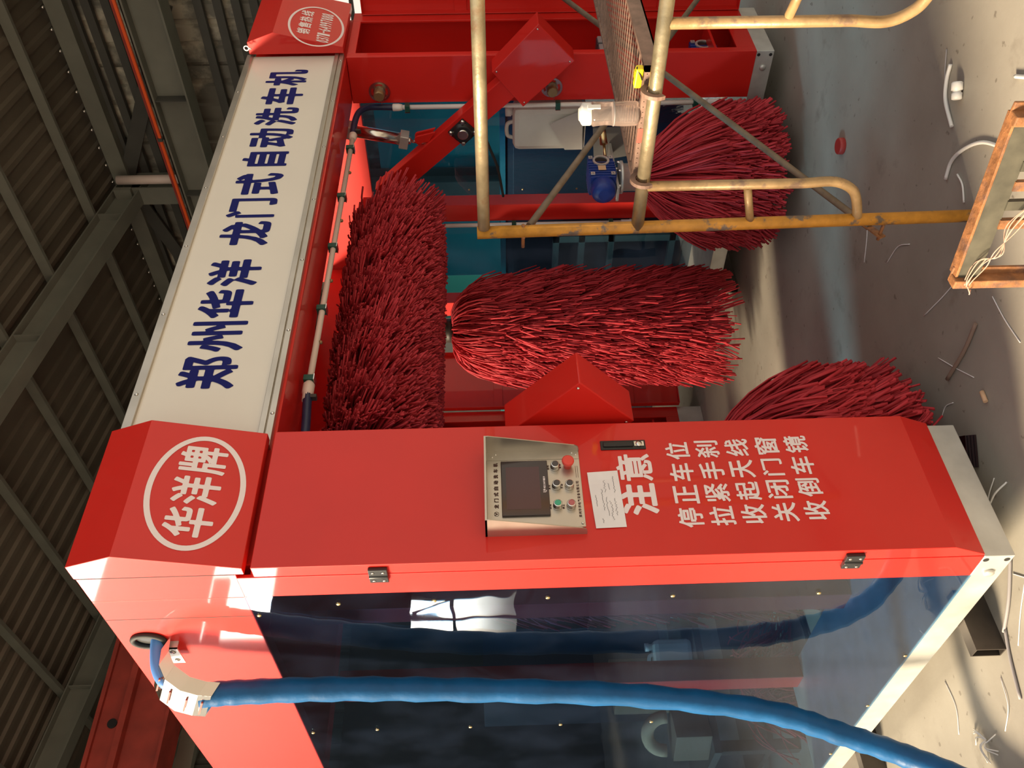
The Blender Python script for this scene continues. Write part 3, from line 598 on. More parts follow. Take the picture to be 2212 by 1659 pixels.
# swing arms that carry the top brush
def swing_arm(xa, xb, face):
    """xa..xb: thickness across the machine; face: the x of the side that carries the bearing"""
    a, b = Vector((0, .80, 2.255)), Vector((0, .02, 1.405)); d = (b - a).normalized(); n_ = Vector((0, -d.z, d.y)); hw = .062
    pl = [a + n_ * hw, b + n_ * hw, b - n_ * hw, a - n_ * hw]
    mb = MB(); mb.prism([(xa, p.y, p.z) for p in pl], (xb - xa, 0, 0)); arm = mb.build('swing_arm', RED, G, bevel=.004)
    bx = [(.027, 1.608), (-.229, 1.371), (-.029, 1.177), (.23, 1.442)]
    mb = MB(); mb.prism([(xa - .012, y, z) for y, z in bx], (xb - xa + .055, 0, 0)); mb.build('arm_cover', RED, arm, bevel=.004)
    sgn = -1
    fx = xa
    c = Vector((fx, .379, 1.772))
    mb = MB(); mb.prism([c + Vector((0, y, z)) for y, z in ((0, .085), (.085, 0), (0, -.085), (-.085, 0))], (-.014, 0, 0)); mb.lathe(c + Vector((-.012, 0, 0)), (-1, 0, 0), [(0, .062), (.012, .052), (.020, .050)], 28); mb.build('flange_bearing', BLACK, arm, bevel=.006)
    MB().lathe(c + Vector((-.02, 0, 0)), (-1, 0, 0), [(0, .030), (.018, .030), (.020, .026)], 20).build('axle', STEELB, arm)
    for y, z in ((0, .066), (.066, 0), (0, -.066), (-.066, 0)): MB().lathe(c + Vector((-.014, y, z)), (-1, 0, 0), [(0, .013), (.004, .013), (.0045, .010), (.013, .010)], 6).build('bolt', STEELB, arm)
    for y, z in bx:
        q = Vector((.0, -.0)); yy, zz = y + (-.0) , z; cy_, cz_ = 0.0, 1.40; MB().lathe((xa - .012, y + (cy_ - y) * .12, z + (cz_ - z) * .12), (-1, 0, 0), [(0, .006), (.003, .005), (.005, .002)], 10).build('cover_screw', STEELB, arm)
    for dx in (.018, .058):
        mb = MB(); mb.prism([(xa + dx, y, z) for y, z in [(.441 + .026 * math.cos(a), 2.018 + .026 * math.sin(a)) for a in np.linspace(R(-45), R(185), 9)] + [(.392, 1.925), (.452, 1.965)]], (.012, 0, 0)); mb.build('clevis', RED, arm, bevel=.002)
    return arm
arm = swing_arm(2.955, 3.035, -1); swing_arm(.542, .622, -1)
for x in (2.995, .582):
    a, b = Vector((x, .385, 2.39)), Vector((x, .447, 2.115)); d = (b - a).normalized()
    cy = MB().tube([a, b], .034, 20).build('air_cylinder', STEELB, G)
    mb = MB(); s_ = Vector((1, 0, 0)); n_ = d.cross(s_)
    mb.obox(b + d * .012, s_ * .038, n_ * .038, d * .024); mb.build('cylinder_cap', ALU, cy, bevel=.003); MB().obox(a, s_ * .038, n_ * .038, d * .02).build('cylinder_cap', ALU, cy, bevel=.003)
    mb = MB(); mb.tube([b + d * .03, b + d * .05], .02, 14); mb.tube([b + d * .05, b + d * .14], .009, 12); mb.tube([b + d * .085, b + d * .10], .014, 6); mb.build('piston_rod', STEELB, cy)

# ------------------------------------------------------------------ brushes
def strands(name, paths, w, t, par, m=BRI):
    """paths: (N,K,3); flat rectangular foam strips, all strands of one brush in one mesh"""
    N, K, _ = paths.shape; d = np.gradient(paths, axis=1); d /= np.linalg.norm(d, axis=2, keepdims=True) + 1e-9
    ref = RNG.normal(size=(N, 1, 3)); s1 = np.cross(d, ref); s1 /= np.linalg.norm(s1, axis=2, keepdims=True) + 1e-9; s2 = np.cross(d, s1)
    ww = (w * RNG.uniform(.75, 1.2, (N, 1, 1))) / 2; tt = t / 2
    v = np.stack([paths + s1 * ww + s2 * tt, paths - s1 * ww + s2 * tt, paths - s1 * ww - s2 * tt, paths + s1 * ww - s2 * tt], axis=2)
    base = np.array(ROOTS[par.name]); v = (v.reshape(-1, 3) - base).astype(np.float32)
    idx = np.arange(N)[:, None, None] * K * 4 + np.arange(K - 1)[None, :, None] * 4 + np.arange(4)[None, None, :]
    nx = np.arange(N)[:, None, None] * K * 4 + np.arange(K - 1)[None, :, None] * 4 + ((np.arange(4) + 1) % 4)[None, None, :]
    q = np.stack([idx, nx, nx + 4, idx + 4], axis=3).reshape(-1, 4)
    e = (np.arange(N) * K * 4 + (K - 1) * 4)[:, None] + np.arange(4)[None, :]
    q = np.concatenate([q, e]).astype(np.int32)
    me = bpy.data.meshes.new(name); me.vertices.add(len(v)); me.vertices.foreach_set('co', v.ravel()); me.loops.add(q.size); me.loops.foreach_set('vertex_index', q.ravel())
    me.polygons.add(len(q)); me.polygons.foreach_set('loop_start', np.arange(0, q.size, 4, dtype=np.int32)); me.update(calc_edges=True); me.materials.append(m)
    o = bpy.data.objects.new(name, me); COL.objects.link(o); o.parent = par; o['kind'] = 'stuff'; ROOTS[o.name] = ROOTS[par.name]; return o

SS = np.linspace(0, 1, 6)[None, :]
def vbrush(cx, cy, z0, z1, Rr, N, name='side_brush', drop=.245, flare=1.9):
    b = MB().cyl((cx, cy, z0 + .06), (cx, cy, z1 - .02), .062, 24).build(name, RUB, G)
    MB().cyl((cx, cy, z1 - .02), (cx, cy, z1 + .4), .036, 20).build('shaft', STEELB, b)
    MB().lathe((cx, cy, z1 - .03), (0, 0, 1), [(0, .075), (.05, .075), (.06, .05)], 24).build('collar', DARKST, b)
    nrow = 46; rows_ = RNG.integers(0, nrow, N); cl = RNG.integers(0, 18, N)
    zr = z0 + drop + .06 + (z1 - z0 - drop - .08) * ((rows_ + RNG.uniform(0, 1, N)) / nrow)
    th = (cl + rows_ * .37) * 2 * np.pi / 18 + RNG.normal(0, .13, N)
    seedR = RNG.uniform(.86, 1.04, (nrow, 18))[rows_, cl]; seedA = RNG.normal(0, .16, (nrow, 18))[rows_, cl]
    topf = np.clip((zr - (z1 - .30)) / .30, 0, 1)
    Rt = Rr * seedR * RNG.uniform(.90, 1.05, N) * (1 - .10 * topf); dr = drop * (1 + .15 * topf) * RNG.uniform(.75, 1.15, N)
    s = SS; r = .065 + (Rt[:, None] - .065) * (.72 * (1 - (1 - s) ** flare) + .28 * s); zz = zr[:, None] + .02 * np.sin(s * 3.1) - dr[:, None] * s ** 1.75
    zz = np.maximum(zz, z0 + RNG.uniform(0, .03, N)[:, None]); a = th[:, None] + (seedA + RNG.normal(0, .04, N))[:, None] * s ** 1.3
    p = np.stack([cx + r * np.cos(a), cy + r * np.sin(a), zz], axis=2); strands('bristles', p, .0085, .005, b); return b
vbrush(2.62, 1.58, .10, 1.905, .365, 7600)
vbrush(.95, 1.45, .10, 1.905, .365, 3200)

def wheel_brush(cx, cy):
    b = MB().lathe((cx, cy, .12), (0, 0, 1), [(0, .05), (.70, .05)], 20).build('wheel_brush', RUB, G); N = 4200
    nr = 16; rows_ = RNG.integers(0, nr, N); cl = RNG.integers(0, 16, N); zr = .24 + .58 * (rows_ + RNG.uniform(0, 1, N)) / nr
    th = (cl + rows_ * .4) * 2 * np.pi / 16 + RNG.normal(0, .14, N); k = (zr - .24) / .58
    sr = RNG.uniform(.88, 1.05, (nr, 16))[rows_, cl]; sa = RNG.normal(0, .22, (nr, 16))[rows_, cl]
    Rt = .385 * sr * RNG.uniform(.92, 1.04, N); dr = (.16 + .24 * k) * RNG.uniform(.85, 1.1, N)
    s = SS; r = .05 + (Rt[:, None] - .05) * (s * (1.55 - .55 * s)); zz = zr[:, None] - dr[:, None] * s ** 1.25; zz = np.maximum(zz, .035 + RNG.uniform(0, .03, N)[:, None])
    a = th[:, None] + (sa + RNG.normal(0, .05, N))[:, None] * s
    strands('bristles', np.stack([cx + r * np.cos(a), cy + r * np.sin(a), zz], axis=2), .0105, .005, b)
    mb = MB(); mb.lathe((cx, cy, .80), (0, 0, 1), [(0, .06), (.012, .075), (.10, .075), (.104, .09), (.118, .09), (.12, .05)], 24); mb.build('flange', ALU, b)
    for a_ in range(6): MB().lathe((cx + .08 * math.cos(a_ * 1.047), cy + .08 * math.sin(a_ * 1.047), .915), (0, 0, 1), [(0, .009), (.02, .009)], 8).build('bolt', STEELB, b)
    return b
wheel_brush(2.735, .545); wheel_brush(.69, .47)

# top brush
b = MB().cyl((.70, .79, 2.20), (2.90, .79, 2.20), .06, 24).build('top_brush', RUB, G)
MB().cyl((.62, .79, 2.20), (2.96, .79, 2.20), .03, 16).build('shaft', STEELB, b)
N = 11500; nr = 70; rows_ = RNG.integers(0, nr, N); cl = RNG.integers(0, 14, N); xr = .98 + 1.60 * (rows_ + RNG.uniform(0, 1, N)) / nr
ph = (cl + rows_ * .43) * 2 * np.pi / 14 + RNG.normal(0, .16, N)
sl_ = RNG.normal(0, .095, (nr, 14))[rows_, cl] + RNG.normal(0, .02, N); Lr = np.where(np.sin(ph) > -.2, .315, .272) * RNG.uniform(.9, 1.03, (nr, 14))[rows_, cl] * RNG.uniform(.92, 1.03, N)
cy_, cz_ = np.cos(ph), np.sin(ph); s = SS; g = .14 * (1 + cz_)[:, None] * .5 + .03
rr_ = .058 + Lr[:, None] * s
yy = .79 + rr_ * cy_[:, None]; zz = 2.20 + rr_ * cz_[:, None] - g * s ** 2
zz = np.maximum(zz, 1.875 + RNG.uniform(0, .022, N)[:, None]); xx = xr[:, None] + sl_[:, None] * s ** 1.4
strands('bristles', np.stack([xx, yy, zz], axis=2), .0085, .0045, b)

# gear motors
def gear_motor(c, par):
    x, y, z = c
    mb = MB(); mb.box(x - .105, x + .085, y - .06, y + .06, z - .07, z + .07); mb.lathe((x - .105, y, z), (-1, 0, 0), [(0, .066), (.03, .070), (.07, .062), (.085, .03)], 24)
    for k in range(6): mb.box(x - .09 + k * .022, x - .083 + k * .022, y - .068, y + .06, z - .075, z + .075)
    o = mb.build('gear_motor', BLUEM, par, bevel=.004)
    mb = MB()
    for dx in (-.085, .065):
        for dz in (-.055, .055): mb.ring((x + dx, y - .066, z + dz), (0, -1, 0), .006, .016, .006, 4)
    mb.build('mounting_lug', ALU, o)
    MB().ring((x + .035, y - .064, z), (0, -1, 0), .034, .046, .008, 28).build('bore_ring', ALU, o); MB().cyl((x + .035, y - .060, z), (x + .035, y - .066, z), .034, 24).build('bore', BLACK, o)
    MB().box(x - .055, x - .015, y - .0705, y - .0685, z - .02, z + .022).build('nameplate', TANFOAM, o); return o
gear_motor((2.755, .54, 1.02), G)
MB().box(2.62, 3.05, .53, .62, .93, .945).build('motor_plate', ALU, G, bevel=.002)
mb = MB(); mb.prism([(3.06, .44, .80), (3.06, .62, .80), (3.06, .66, 1.02), (3.06, .44, 1.04)], (.012, 0, 0)); mb.build('motor_bracket', GREYM, G)
mb = MB(); mb.tube([(3.0, .40, 1.0), (2.93, .46, .99)], .022, 14); mb.tube([(2.93, .46, .99), (2.86, .51, .985)], .008, 10); mb.build('air_cylinder', BRASS, G)
gear_motor((3.30, .16, .42), G)
for x in (3.335, 3.245):
    o = MB().box(x - .038, x + .038, .06, .20, .92, 1.02).build('inverter', DKGREY, G, bevel=.006)
    MB().box(x - .033, x + .033, .050, .062, .925, 1.015).build('inverter_cover', PALE, o, bevel=.004)
MB().tube(smooth_path([(3.30, .20, 1.56), (3.28, .12, 1.50), (3.22, .10, 1.42)]), .006, 8).build('wire', WPVC, G)
for k in range(4): MB().tube(smooth_path([(3.20 + k * .02, .12, 1.06), (3.17 + k * .015, .10, 1.10 + k * .012), (3.12, .16, 1.13)]), .004, 6).build('wire', RCAP, G)
MB().tube(smooth_path([(3.0, .40, 1.72), (3.02, .45, 1.66), (3.04, .56, 1.62), (3.06, .70, 1.58), (3.07, .90, 1.55)]), .008, 8).build('wire', RUB, G)
# dosing tank shelf
mb = MB(); mb.prism([(XR + .022, .342, 1.10), (XR + .022, .60, 1.088), (XR + .022, .60, 1.19), (XR + .022, .43, 1.285)], (.003, 0, 0)); mb.box(XR + .022, XR + .24, .34, .66, 1.078, 1.082); mb.build('tank_shelf', ALU, G)
t = empty('plastic_tank', (3.20, .50, 1.083)); tag(t, 'translucent white plastic tank on an aluminium shelf in the far leg', 'tank')
mb = MB(); mb.box(3.125, 3.275, .35, .625, 1.084, 1.49); mb.build('body', TANK, t, bevel=.035)
MB().lathe((3.20, .40, 1.485), (0, 0, 1), [(0, .028), (.012, .028), (.014, .034), (.045, .034), (.047, .030)], 20).build('cap', WPVC, t)
MB().tube(smooth_path([(3.20, .47, 1.48), (3.20, .49, 1.52), (3.20, .56, 1.52), (3.20, .58, 1.48)]), .012, 10).build('grip', TANK, t)
# hose sleeve and its guide on the near side
mb = MB()
ring_c = Vector((0, .368, 2.772))
MB().tube([ring_c + Vector((-.006, .040 * math.cos(a), .050 * math.sin(a))) for a in np.linspace(0, 2 * math.pi, 29)[:-1]], .009, 10, closed=True).build('grommet', RUB, G)
MB().lathe((-.0015, .368, 2.772), (1, 0, 0), [(0, .040), (.001, .040)], 28).build('opening', BLACK, G)
MB().tube(smooth_path([(.03, .372, 2.75), (-.04, .392, 2.745), (-.085, .41, 2.735), (-.118, .43, 2.71), (-.128, .46, 2.67)]), .0215, 14).build('air_line', BHOSE, G)
qc = [Vector(q) for q in ((-.05, .412, 2.742), (-.10, .418, 2.740), (-.14, .435, 2.717), (-.166, .462, 2.672), (-.172, .49, 2.622), (-.170, .507, 2.585))]
sd = Vector((-.25, .90, .36)).normalized() * .052; vs = []
for q in qc: vs += [q - sd * 1.0, q + sd * 1.0]
mb = MB(); mb.add(vs, [(2 * i, 2 * i + 1, 2 * i + 3, 2 * i + 2) for i in range(len(qc) - 1)])
for sg_ in (-1, 1):
    for i in range(len(qc) - 1):
        inn = [Vector((.045, 0, -.02)), Vector((.045, 0, -.02))]
        a, c = qc[i] + sd * sg_, qc[i + 1] + sd * sg_; mb.add([a, c, c + inn[1], a + inn[0]], [(0, 1, 2, 3)])
gb = mb.build('hose_guide', STEELB, G); sm_ = gb.modifiers.new('thickness', 'SOLIDIFY'); sm_.thickness = .003
mb = MB(); mb.box(-.026, -.022, .385, .49, 2.682, 2.722); mb.box(-.026, 0, .385, .389, 2.682, 2.722); mb.build('guide_flange', ZINC, gb)
for y, z in ((.41, 2.702), (.465, 2.702)): MB().lathe((-.031, y, z), (1, 0, 0), [(0, .004), (.004, .010)], 12).build('flange_bolt', STEELB, gb)
for k in range(4):
    q = qc[1 + k] * .5 + qc[2 + k] * .5 if 2 + k < len(qc) else qc[-1]
    MB().obox(q + Vector((-.006, 0, .002)), sd * .55, Vector((.003, 0, 0)), Vector((0, 0, .003))).build('guide_slot', REDD, gb)
hp = smooth_path([(-.136, .495, 2.615), (-.122, .515, 2.48), (-.10, .565, 2.2), (-.086, .64, 1.77), (-.098, .70, 1.2), (-.14, .775, .72), (-.205, .84, .45), (-.28, .86, .24), (-.38, .80, .10), (-.50, .66, .045), (-.66, .40, .042), (-.8, .1, .042)], 9)
nz_ = [(.040 + .0022 * math.sin(i * 1.9) + .0012 * math.sin(i * 4.3)) for i in range(len(hp))]
MB().tube(hp, nz_, 18).build('supply_hose', TARP, G)

# ------------------------------------------------------------------ second machine behind: its near-side leg with open door
G2 = empty('car_wash_gantry', (2.9, 3.1, 0.0)); tag(G2, 'second red car wash gantry leg with open cabinet door standing behind the vertical brush', 'car wash machine')
open_leg(G2, 2.648, 3.0, 2.11, .19, 'leg_box'); MB().box(2.648, 3.151, 3.0, 4.9, .0, .19).build('base_sill', ZINC, G2, bevel=.003)
open_door(G2, (3.163, 2.996), R(-14), .17, 2.10); MB().box(2.60, 3.2, 3.0, 3.3, 2.13, 2.6).build('head_cap', RED, G2, bevel=.003)
MB().box(2.648, 2.70, 3.27, 4.9, 2.15, 2.6).build('side_fascia', RED, G2)

# ------------------------------------------------------------------ steel tubes the machine stands on
def box_tube(x0, x1, y, w, h, label):
    mb = MB(); t_ = .004
    mb.box(x0, x1, y, y + w, 0, t_); mb.box(x0, x1, y, y + w, h - t_, h); mb.box(x0, x1, y, y + t_, t_, h - t_); mb.box(x0, x1, y + w - t_, y + w, t_, h - t_)
    return tag(mb.build('steel_box_tube', TUBEST), label, 'steel tube', 'box tubes under the machine')
box_tube(-.108, .28, .405, .05, .0995, 'dark steel box tube under the near leg, its open end nearest the cabinet corner')
box_tube(-.085, .56, 1.60, .05, .0995, 'dark steel box tube under the near leg, behind the blue sleeved hose')
box_tube(3.15, 3.66, .405, .05, .0995, 'dark steel box tube lying under the front of the far leg')
box_tube(2.99, 3.66, 1.60, .05, .0995, 'dark steel box tube lying under the rear of the far leg')

# ------------------------------------------------------------------ scaffold
def bent(pts, r=.018, seg=14): return MB().tube(smooth_path(pts, 7), r, seg)
SX, YA, YB_ = 1.043, -.455, -1.305
def scaffold(x, label):
    t = empty('scaffold', (x, (YA + YB_) / 2, 0)); tag(t, label, 'scaffold frame', 'scaffold frames')
    for y in (YA, YB_):
        MB().cyl((x, y - (.0 if y == YA else 0), 0), (x, y + (.03 if y == YA else -.03), 1.685), .021, 18).build('post', YELT, t)
        for z in (.30, 1.53): MB().cyl((x, y, z), (x, y + (.095 if y == YA else -.095), z), .006, 10).build('brace_pin', RUSTO, t)
    MB().cyl((x, YA + .01, 1.662), (x, YB_ - .01, 1.662), .0205, 18).build('top_rail', GALVT, t)
    MB().cyl((x, YA + .02, 1.145), (x, YB_ - .02, 1.145), .0215, 18).build('cross_rail', GALVT, t)
    for s_, y0, ye in ((1, -.600, YA), (-1, -1.142, YB_)):
        MB().tube([(x, y0, 1.145)] + [Vector(p) for p in smooth_path([(x, y0, .62), (x, y0 - .004 * s_, .52), (x, y0 + .025 * s_, .455), (x, y0 + .07 * s_, .425), (x, ye, .40)], 6)], .0165, 14).build('inner_tube', TANT, t)
        for z in (.80,): MB().cyl((x, y0 + .012 * s_, z), (x, ye, z - .035), .0135, 12).build('strut', TANT, t)
    return t
scaffold(SX, 'rusty yellow scaffold frame standing in front of the machine, carrying the bottle'); scaffold(3.42, 'yellow scaffold frame holding up the far end of the mesh plank')
def brace(a, b, y, label):
    a, b = Vector(a), Vector(b); t = empty('cross_brace', ((a.x + b.x) / 2, y, (a.z + b.z) / 2)); tag(t, label, 'scaffold brace', 'scaffold cross braces'); d = (b - a).normalized()
    MB().tube([a + d * .05, b - d * .05], .0125, 12).build('tube', DUSTT, t)
    for p, s_ in ((a, 1), (b, -1)): MB().obox(p + d * s_ * .03, d * .045, (0, .003, 0), d.cross(Vector((0, 1, 0))) * .013).build('flat_end', RUSTO, t)
    return t
brace((SX, -.414, 1.53), (3.42, -.414, .30), -.414, 'dusty brace tube sloping down and away from the top of the yellow post')
brace((SX, -.380, .30), (3.42, -.380, 1.53), -.380, 'dusty brace tube rising away from the foot of the yellow post')
# mesh plank
t = empty('scaffold_plank', (2.2, -.78, 1.15)); tag(t, 'rusty wire mesh scaffold plank hooked over the cross rail, with a red tape mark', 'scaffold plank')
px0, px1, py0, py1, pz = SX + .035, 3.385, -.99, -.60, 1.172
mb = MB(); mb.box(px0, px1, py0, py0 + .012, pz - .045, pz + .004); mb.box(px0, px1, py1 - .012, py1, pz - .045, pz + .004); mb.box(px0, px1, py0, py0 + .05, pz - .045, pz - .040); mb.build('side_channel', RUSTP, t)
for x in (px0, px1 - .018): MB().box(x, x + .018, py0, py1, pz - .04, pz + .004).build('end_bar', RUSTP, t)
mb = MB(); n_ = int((px1 - px0) / .045)
for k in range(1, n_): mb.box(px0 + k * .045 - .0016, px0 + k * .045 + .0016, py0 + .01, py1 - .01, pz - .003, pz)
m_ = int((py1 - py0) / .018)
for k in range(1, m_): mb.box(px0, px1, py0 + k * .018 - .0013, py0 + k * .018 + .0013, pz - .006, pz - .003)
mb.build('wire_mesh', RUSTP, t)
for xe, sgn in ((SX, 1), (3.42, -1)):
    for y in (-.935, -.625):
        pts = [Vector((xe, y, 1.145)) + Vector((sgn * math.cos(a), 0, math.sin(a))) * .0265 for a in np.linspace(R(-10), R(215), 14)]
        mb = MB(); vs = []
        for p in pts:
            o_ = (p - Vector((xe, y, 1.145))).normalized()
            vs += [p - Vector((0, .006, 0)), p + Vector((0, .006, 0)), p + o_ * .017 + Vector((0, .006, 0)), p + o_ * .017 - Vector((0, .006, 0))]
        mb.add(vs, [(i * 4 + j, i * 4 + (j + 1) % 4, (i + 1) * 4 + (j + 1) % 4, (i + 1) * 4 + j) for i in range(len(pts) - 1) for j in range(4)] + [(0, 1, 2, 3), tuple(len(vs) - 4 + j for j in range(4))[::-1]])
        mb.build('hook', RUSTP, t)
MB().box(SX + .034, SX + .0355, -.79, -.74, pz - .038, pz + .0035).build('tape_mark', REDTAPE, t)
# bottle
t = empty('bottle', (1.10, -.83, 1.176)); tag(t, 'clear plastic drinking bottle with white cap standing on the mesh plank', 'bottle')
bz = 1.1765
mb = MB(); mb.lathe((1.10, -.83, bz), (0, 0, 1), [(0, .030), (.002, .035), (.008, .037), (.045, .038), (.075, .0365), (.085, .0345), (.105, .0335), (.125, .0355), (.140, .0375), (.143, .034), (.146, .030), (.155, .030)], 32); mb.build('body', CLEAR, t)
MB().lathe((1.10, -.83, bz), (0, 0, 1), [(0.075, .0372), (.078, .0372)], 32).build('waist_line', PALE, t)
MB().lathe((1.10, -.83, bz + .146), (0, 0, 1), [(0, .033), (.004, .034), (.026, .034), (.030, .030), (.034, .022), (.038, .018)], 28).build('cap', WPVC, t)
MB().obox((1.085, -.863, bz + .140), (.006, -.003, 0), (.003, .004, 0), (0, 0, .020)).build('cap_strap', WPVC, t, bevel=.001)
# yellow cutter
t = empty('utility_knife', (1.10, -.95, 1.176)); tag(t, 'small yellow plastic utility knife lying on the mesh plank beside the hook', 'knife')
mb = MB(); mb.obox((1.095, -.955, 1.190), (.004, .033, .001), (.012, -.002, 0), (0, 0, .0115)); h = mb.build('handle', YELLOW, t, bevel=.005)
for k in range(6): MB().obox((1.094 + k * .0006, -.952 - k * .0042, 1.2025), (.0095, 0, 0), (0, .0010, 0), (0, 0, .0012)).build('grip_rib', YELLOW, t)
MB().tube(smooth_path([(1.098, -.985, 1.195), (1.085, -.985, 1.198), (1.08, -.965, 1.186), (1.085, -.95, 1.180)]), .0025, 6).build('cord_loop', BLACK, t)

# ------------------------------------------------------------------ steel guard frame at the lower right
t = empty('guard_rail', (.25, -1.1, 0)); tag(t, 'low rusty steel guard frame with upright bars beside the scaffold foot', 'frame')
A, B = Vector((.279, -1.305, .55)), Vector((.22, -.909, .55)); d = (A - B).normalized(); n_ = Vector((d.y, -d.x, 0))
if n_.x < 0: n_ = -n_
mb = MB(); mb.beam((A + B) / 2 - (A - B) / 2 * .97 + n_ * .012 + Vector((0, 0, -.003)), A + n_ * .012 + Vector((0, 0, -.003)), .034, .006); mb.build('top_flange', RUSTO, t, bevel=.001)
mb = MB(); mb.beam(B + Vector((0, 0, -.030)), A + Vector((0, 0, -.030)), .005, .055); mb.build('rail_face', DUSTSHADE, t)
for q in (B, A):
    mb = MB(); mb.box(q.x - .016, q.x + .016, q.y - .004, q.y + .020, 0, .552); mb.box(q.x + .012, q.x + .020, q.y - .022, q.y + .020, 0, .552); mb.build('leg', RUSTO, t, bevel=.003)
for k in range(7):
    q = B + d * (.145 + k * .047); mb = MB(); mb.beam((q.x, q.y, .495), (q.x + .01, q.y, .08), .014, .022, d); mb.build('upright_bar', DUSTSHADE if k % 2 else RUSTO, t)
MB().beam(B + Vector((0, 0, -.47)), A + Vector((0, 0, -.47)), .02, .025).build('bottom_rail', RUSTO, t)
t2 = empty('twine', (.22, -.95, .40)); tag(t2, 'strands of pale pink twine knotted round the guard frame', 'twine')
for k in range(5):
    o_ = Vector((.002 * k, .003 * math.sin(k * 2), .003 * math.cos(k * 3)))
    MB().tube(smooth_path([Vector((.195, -.905, .525)) + o_, Vector((.195, -.925, .523)) + o_ * 2, Vector((.20, -.965, .505)) + o_ * 3, Vector((.205, -1.0, .492)) - o_ * 2, Vector((.21, -1.06, .47)) + o_ * 3, Vector((.22, -1.13, .44)) + o_]), .0013, 5).build('strand', PINKTW, t2)
MB().tube(smooth_path([(.195, -.905, .525), (.185, -.895, .52), (.19, -.885, .515), (.2, -.89, .51)]), .0016, 5).build('strand', PINKTW, t2)

# ------------------------------------------------------------------ things on the floor
def litter(name, pts, r, m, label, cat, group=None):
    return tag(MB().tube(smooth_path([(x, y, r + .0005 + (z if z else 0)) for x, y, z in pts], 6), r, 8).build(name, m), label, cat, group)
litter('hose_offcut', [(1.53, -.742, 0), (1.515, -.69, 0), (1.47, -.635, 0), (1.37, -.595, 0)], .007, WPVC, 'white plastic hose offcut lying curved beside the small white fitting', 'hose')
litter('hose_offcut', [(1.275, -.440, 0), (1.285, -.51, 0), (1.24, -.59, 0), (1.16, -.665, 0), (1.04, -.72, 0)], .0065, WPVC, 'white plastic hose offcut bent like a hook beside the rusty guard frame', 'hose')
litter('hose_offcut', [(1.15, -.905, 0), (1.10, -.93, 0), (1.02, -.97, 0)], .0065, WPVC, 'short white hose offcut at the bottom right edge of the floor', 'hose')
litter('wire_offcut', [(1.60, -.762, 0), (1.55, -.70, .001), (1.50, -.655, 0), (1.424, -.617, 0)], .0025, PALE, 'thin grey wire lying alongside the curved white hose offcut', 'wire')
litter('wire_offcut', [(1.225, -.495, 0), (1.17, -.49, .001), (1.12, -.452, 0)], .0035, WPVC, 'twisted white wire lying by the foot of the yellow post', 'wire')
litter('stick', [(.765, -.215, 0), (.75, -.10, 0), (.756, .055, 0)], .007, WOODST, 'brown stick lying on the floor between the machine and the guard frame', 'stick')
for pts, lb in (([(.862, .054, 0), (.75, -.01, 0), (.65, -.072, 0)], 'thin pale straw crossing under the brown stick'), ([(.764, -.34, 0), (.66, -.335, 0), (.55, -.342, 0)], 'thin white straw beside the foot of the guard frame'),
                ([(.676, .091, 0), (.70, .14, 0), (.69, .19, 0)], 'thin pale straw near the corner of the cabinet base'), ([(1.43, .08, 0), (1.40, -.03, .0), (1.33, -.10, 0)], 'fine pale straw in the middle of the empty floor'),
                ([(1.60, .22, 0), (1.66, .12, 0), (1.72, .06, 0)], 'fine pale straw just beyond the yellow post'), ([(1.05, .02, 0), (1.0, -.12, 0), (.97, -.22, 0)], 'fine pale straw between the yellow post and the brown stick'),
                ([(-.13, .335, 0), (-.06, .25, 0), (.0, .16, 0)], 'pale straw lying along the front of the nearest steel tube'), ([(.05, .20, 0), (-.02, .12, 0), (-.1, .05, 0)], 'pale straw lying in front of the cabinet corner'),
                ([(-.16, .50, 0), (-.25, .52, .004), (-.30, .60, 0)], 'pale straw bent beside the end of the nearest steel tube'), ([(-.2, .9, 0), (-.12, .85, 0), (-.02, .86, 0)], 'pale straw lying in the sunlit strip beside the blue hose')):
    litter('straw', pts, .0017, PAPER, lb, 'straw')
t = empty('pipe_fitting', (1.40, -.70, 0)); tag(t, 'small white plastic pipe fitting lying on the floor', 'fitting')
ax = Vector((.62, -.78, .02)).normalized(); c = Vector((1.387, -.688, .019))
MB().lathe(c, ax, [(0, .012), (.002, .017), (.022, .018), (.024, .014), (.030, .014), (.032, .019), (.056, .019), (.060, .015)], 6 * 3).build('body', WPVC, t)
MB().lathe(c + ax * .0595, ax, [(0, .010), (.001, .010)], 16).build('bore', BLACK, t)
t = tag(MB().lathe((2.155, -.008, .0), (0, 0, 1), [(0, .036), (.002, .038), (.024, .037), (.027, .034)], 28).build('plastic_disc', RCAP), 'dull red round plastic bottle top lying on the empty floor', 'bottle top')
tag(MB().tube(smooth_path([(1.905, 1.262, .010), (1.89, 1.25, .014), (1.865, 1.235, .010)]), .010, 10).build('pipe_scrap', PALE), 'small pale curved scrap lying between the tall brush and the cabinet', 'scrap')
tag(MB().tube([(.575, -.083, .009), (.535, -.078, .009)], .008, 10).build('cigarette_butt', TANFOAM), 'cigarette butt lying on the floor in front of the cabinet', 'cigarette butt')
litter('cable_tie', [(.30, .175, 0), (.27, .14, .012), (.27, .07, .02), (.278, .02, 0)], .003, WPVC, 'white cable tie curled against the front of the cabinet base', 'cable tie')
litter('cable_tie', [(.26, .20, 0), (.30, .13, .006), (.33, .07, .0)], .002, WPVC, 'thin white cable tie sticking out from under the cabinet base', 'cable tie')
litter('metal_rod', [(.095, .165, 0), (.0, .27, 0), (-.065, .372, 0)], .006, PALE, 'thin pale metal rod lying along the near side of the steel tube', 'rod')
litter('metal_rod', [(-.06, .36, 0), (-.14, .40, 0), (-.26, .44, 0)], .005, PALE, 'thin pale metal rod pointing away from the open end of the steel tube', 'rod')
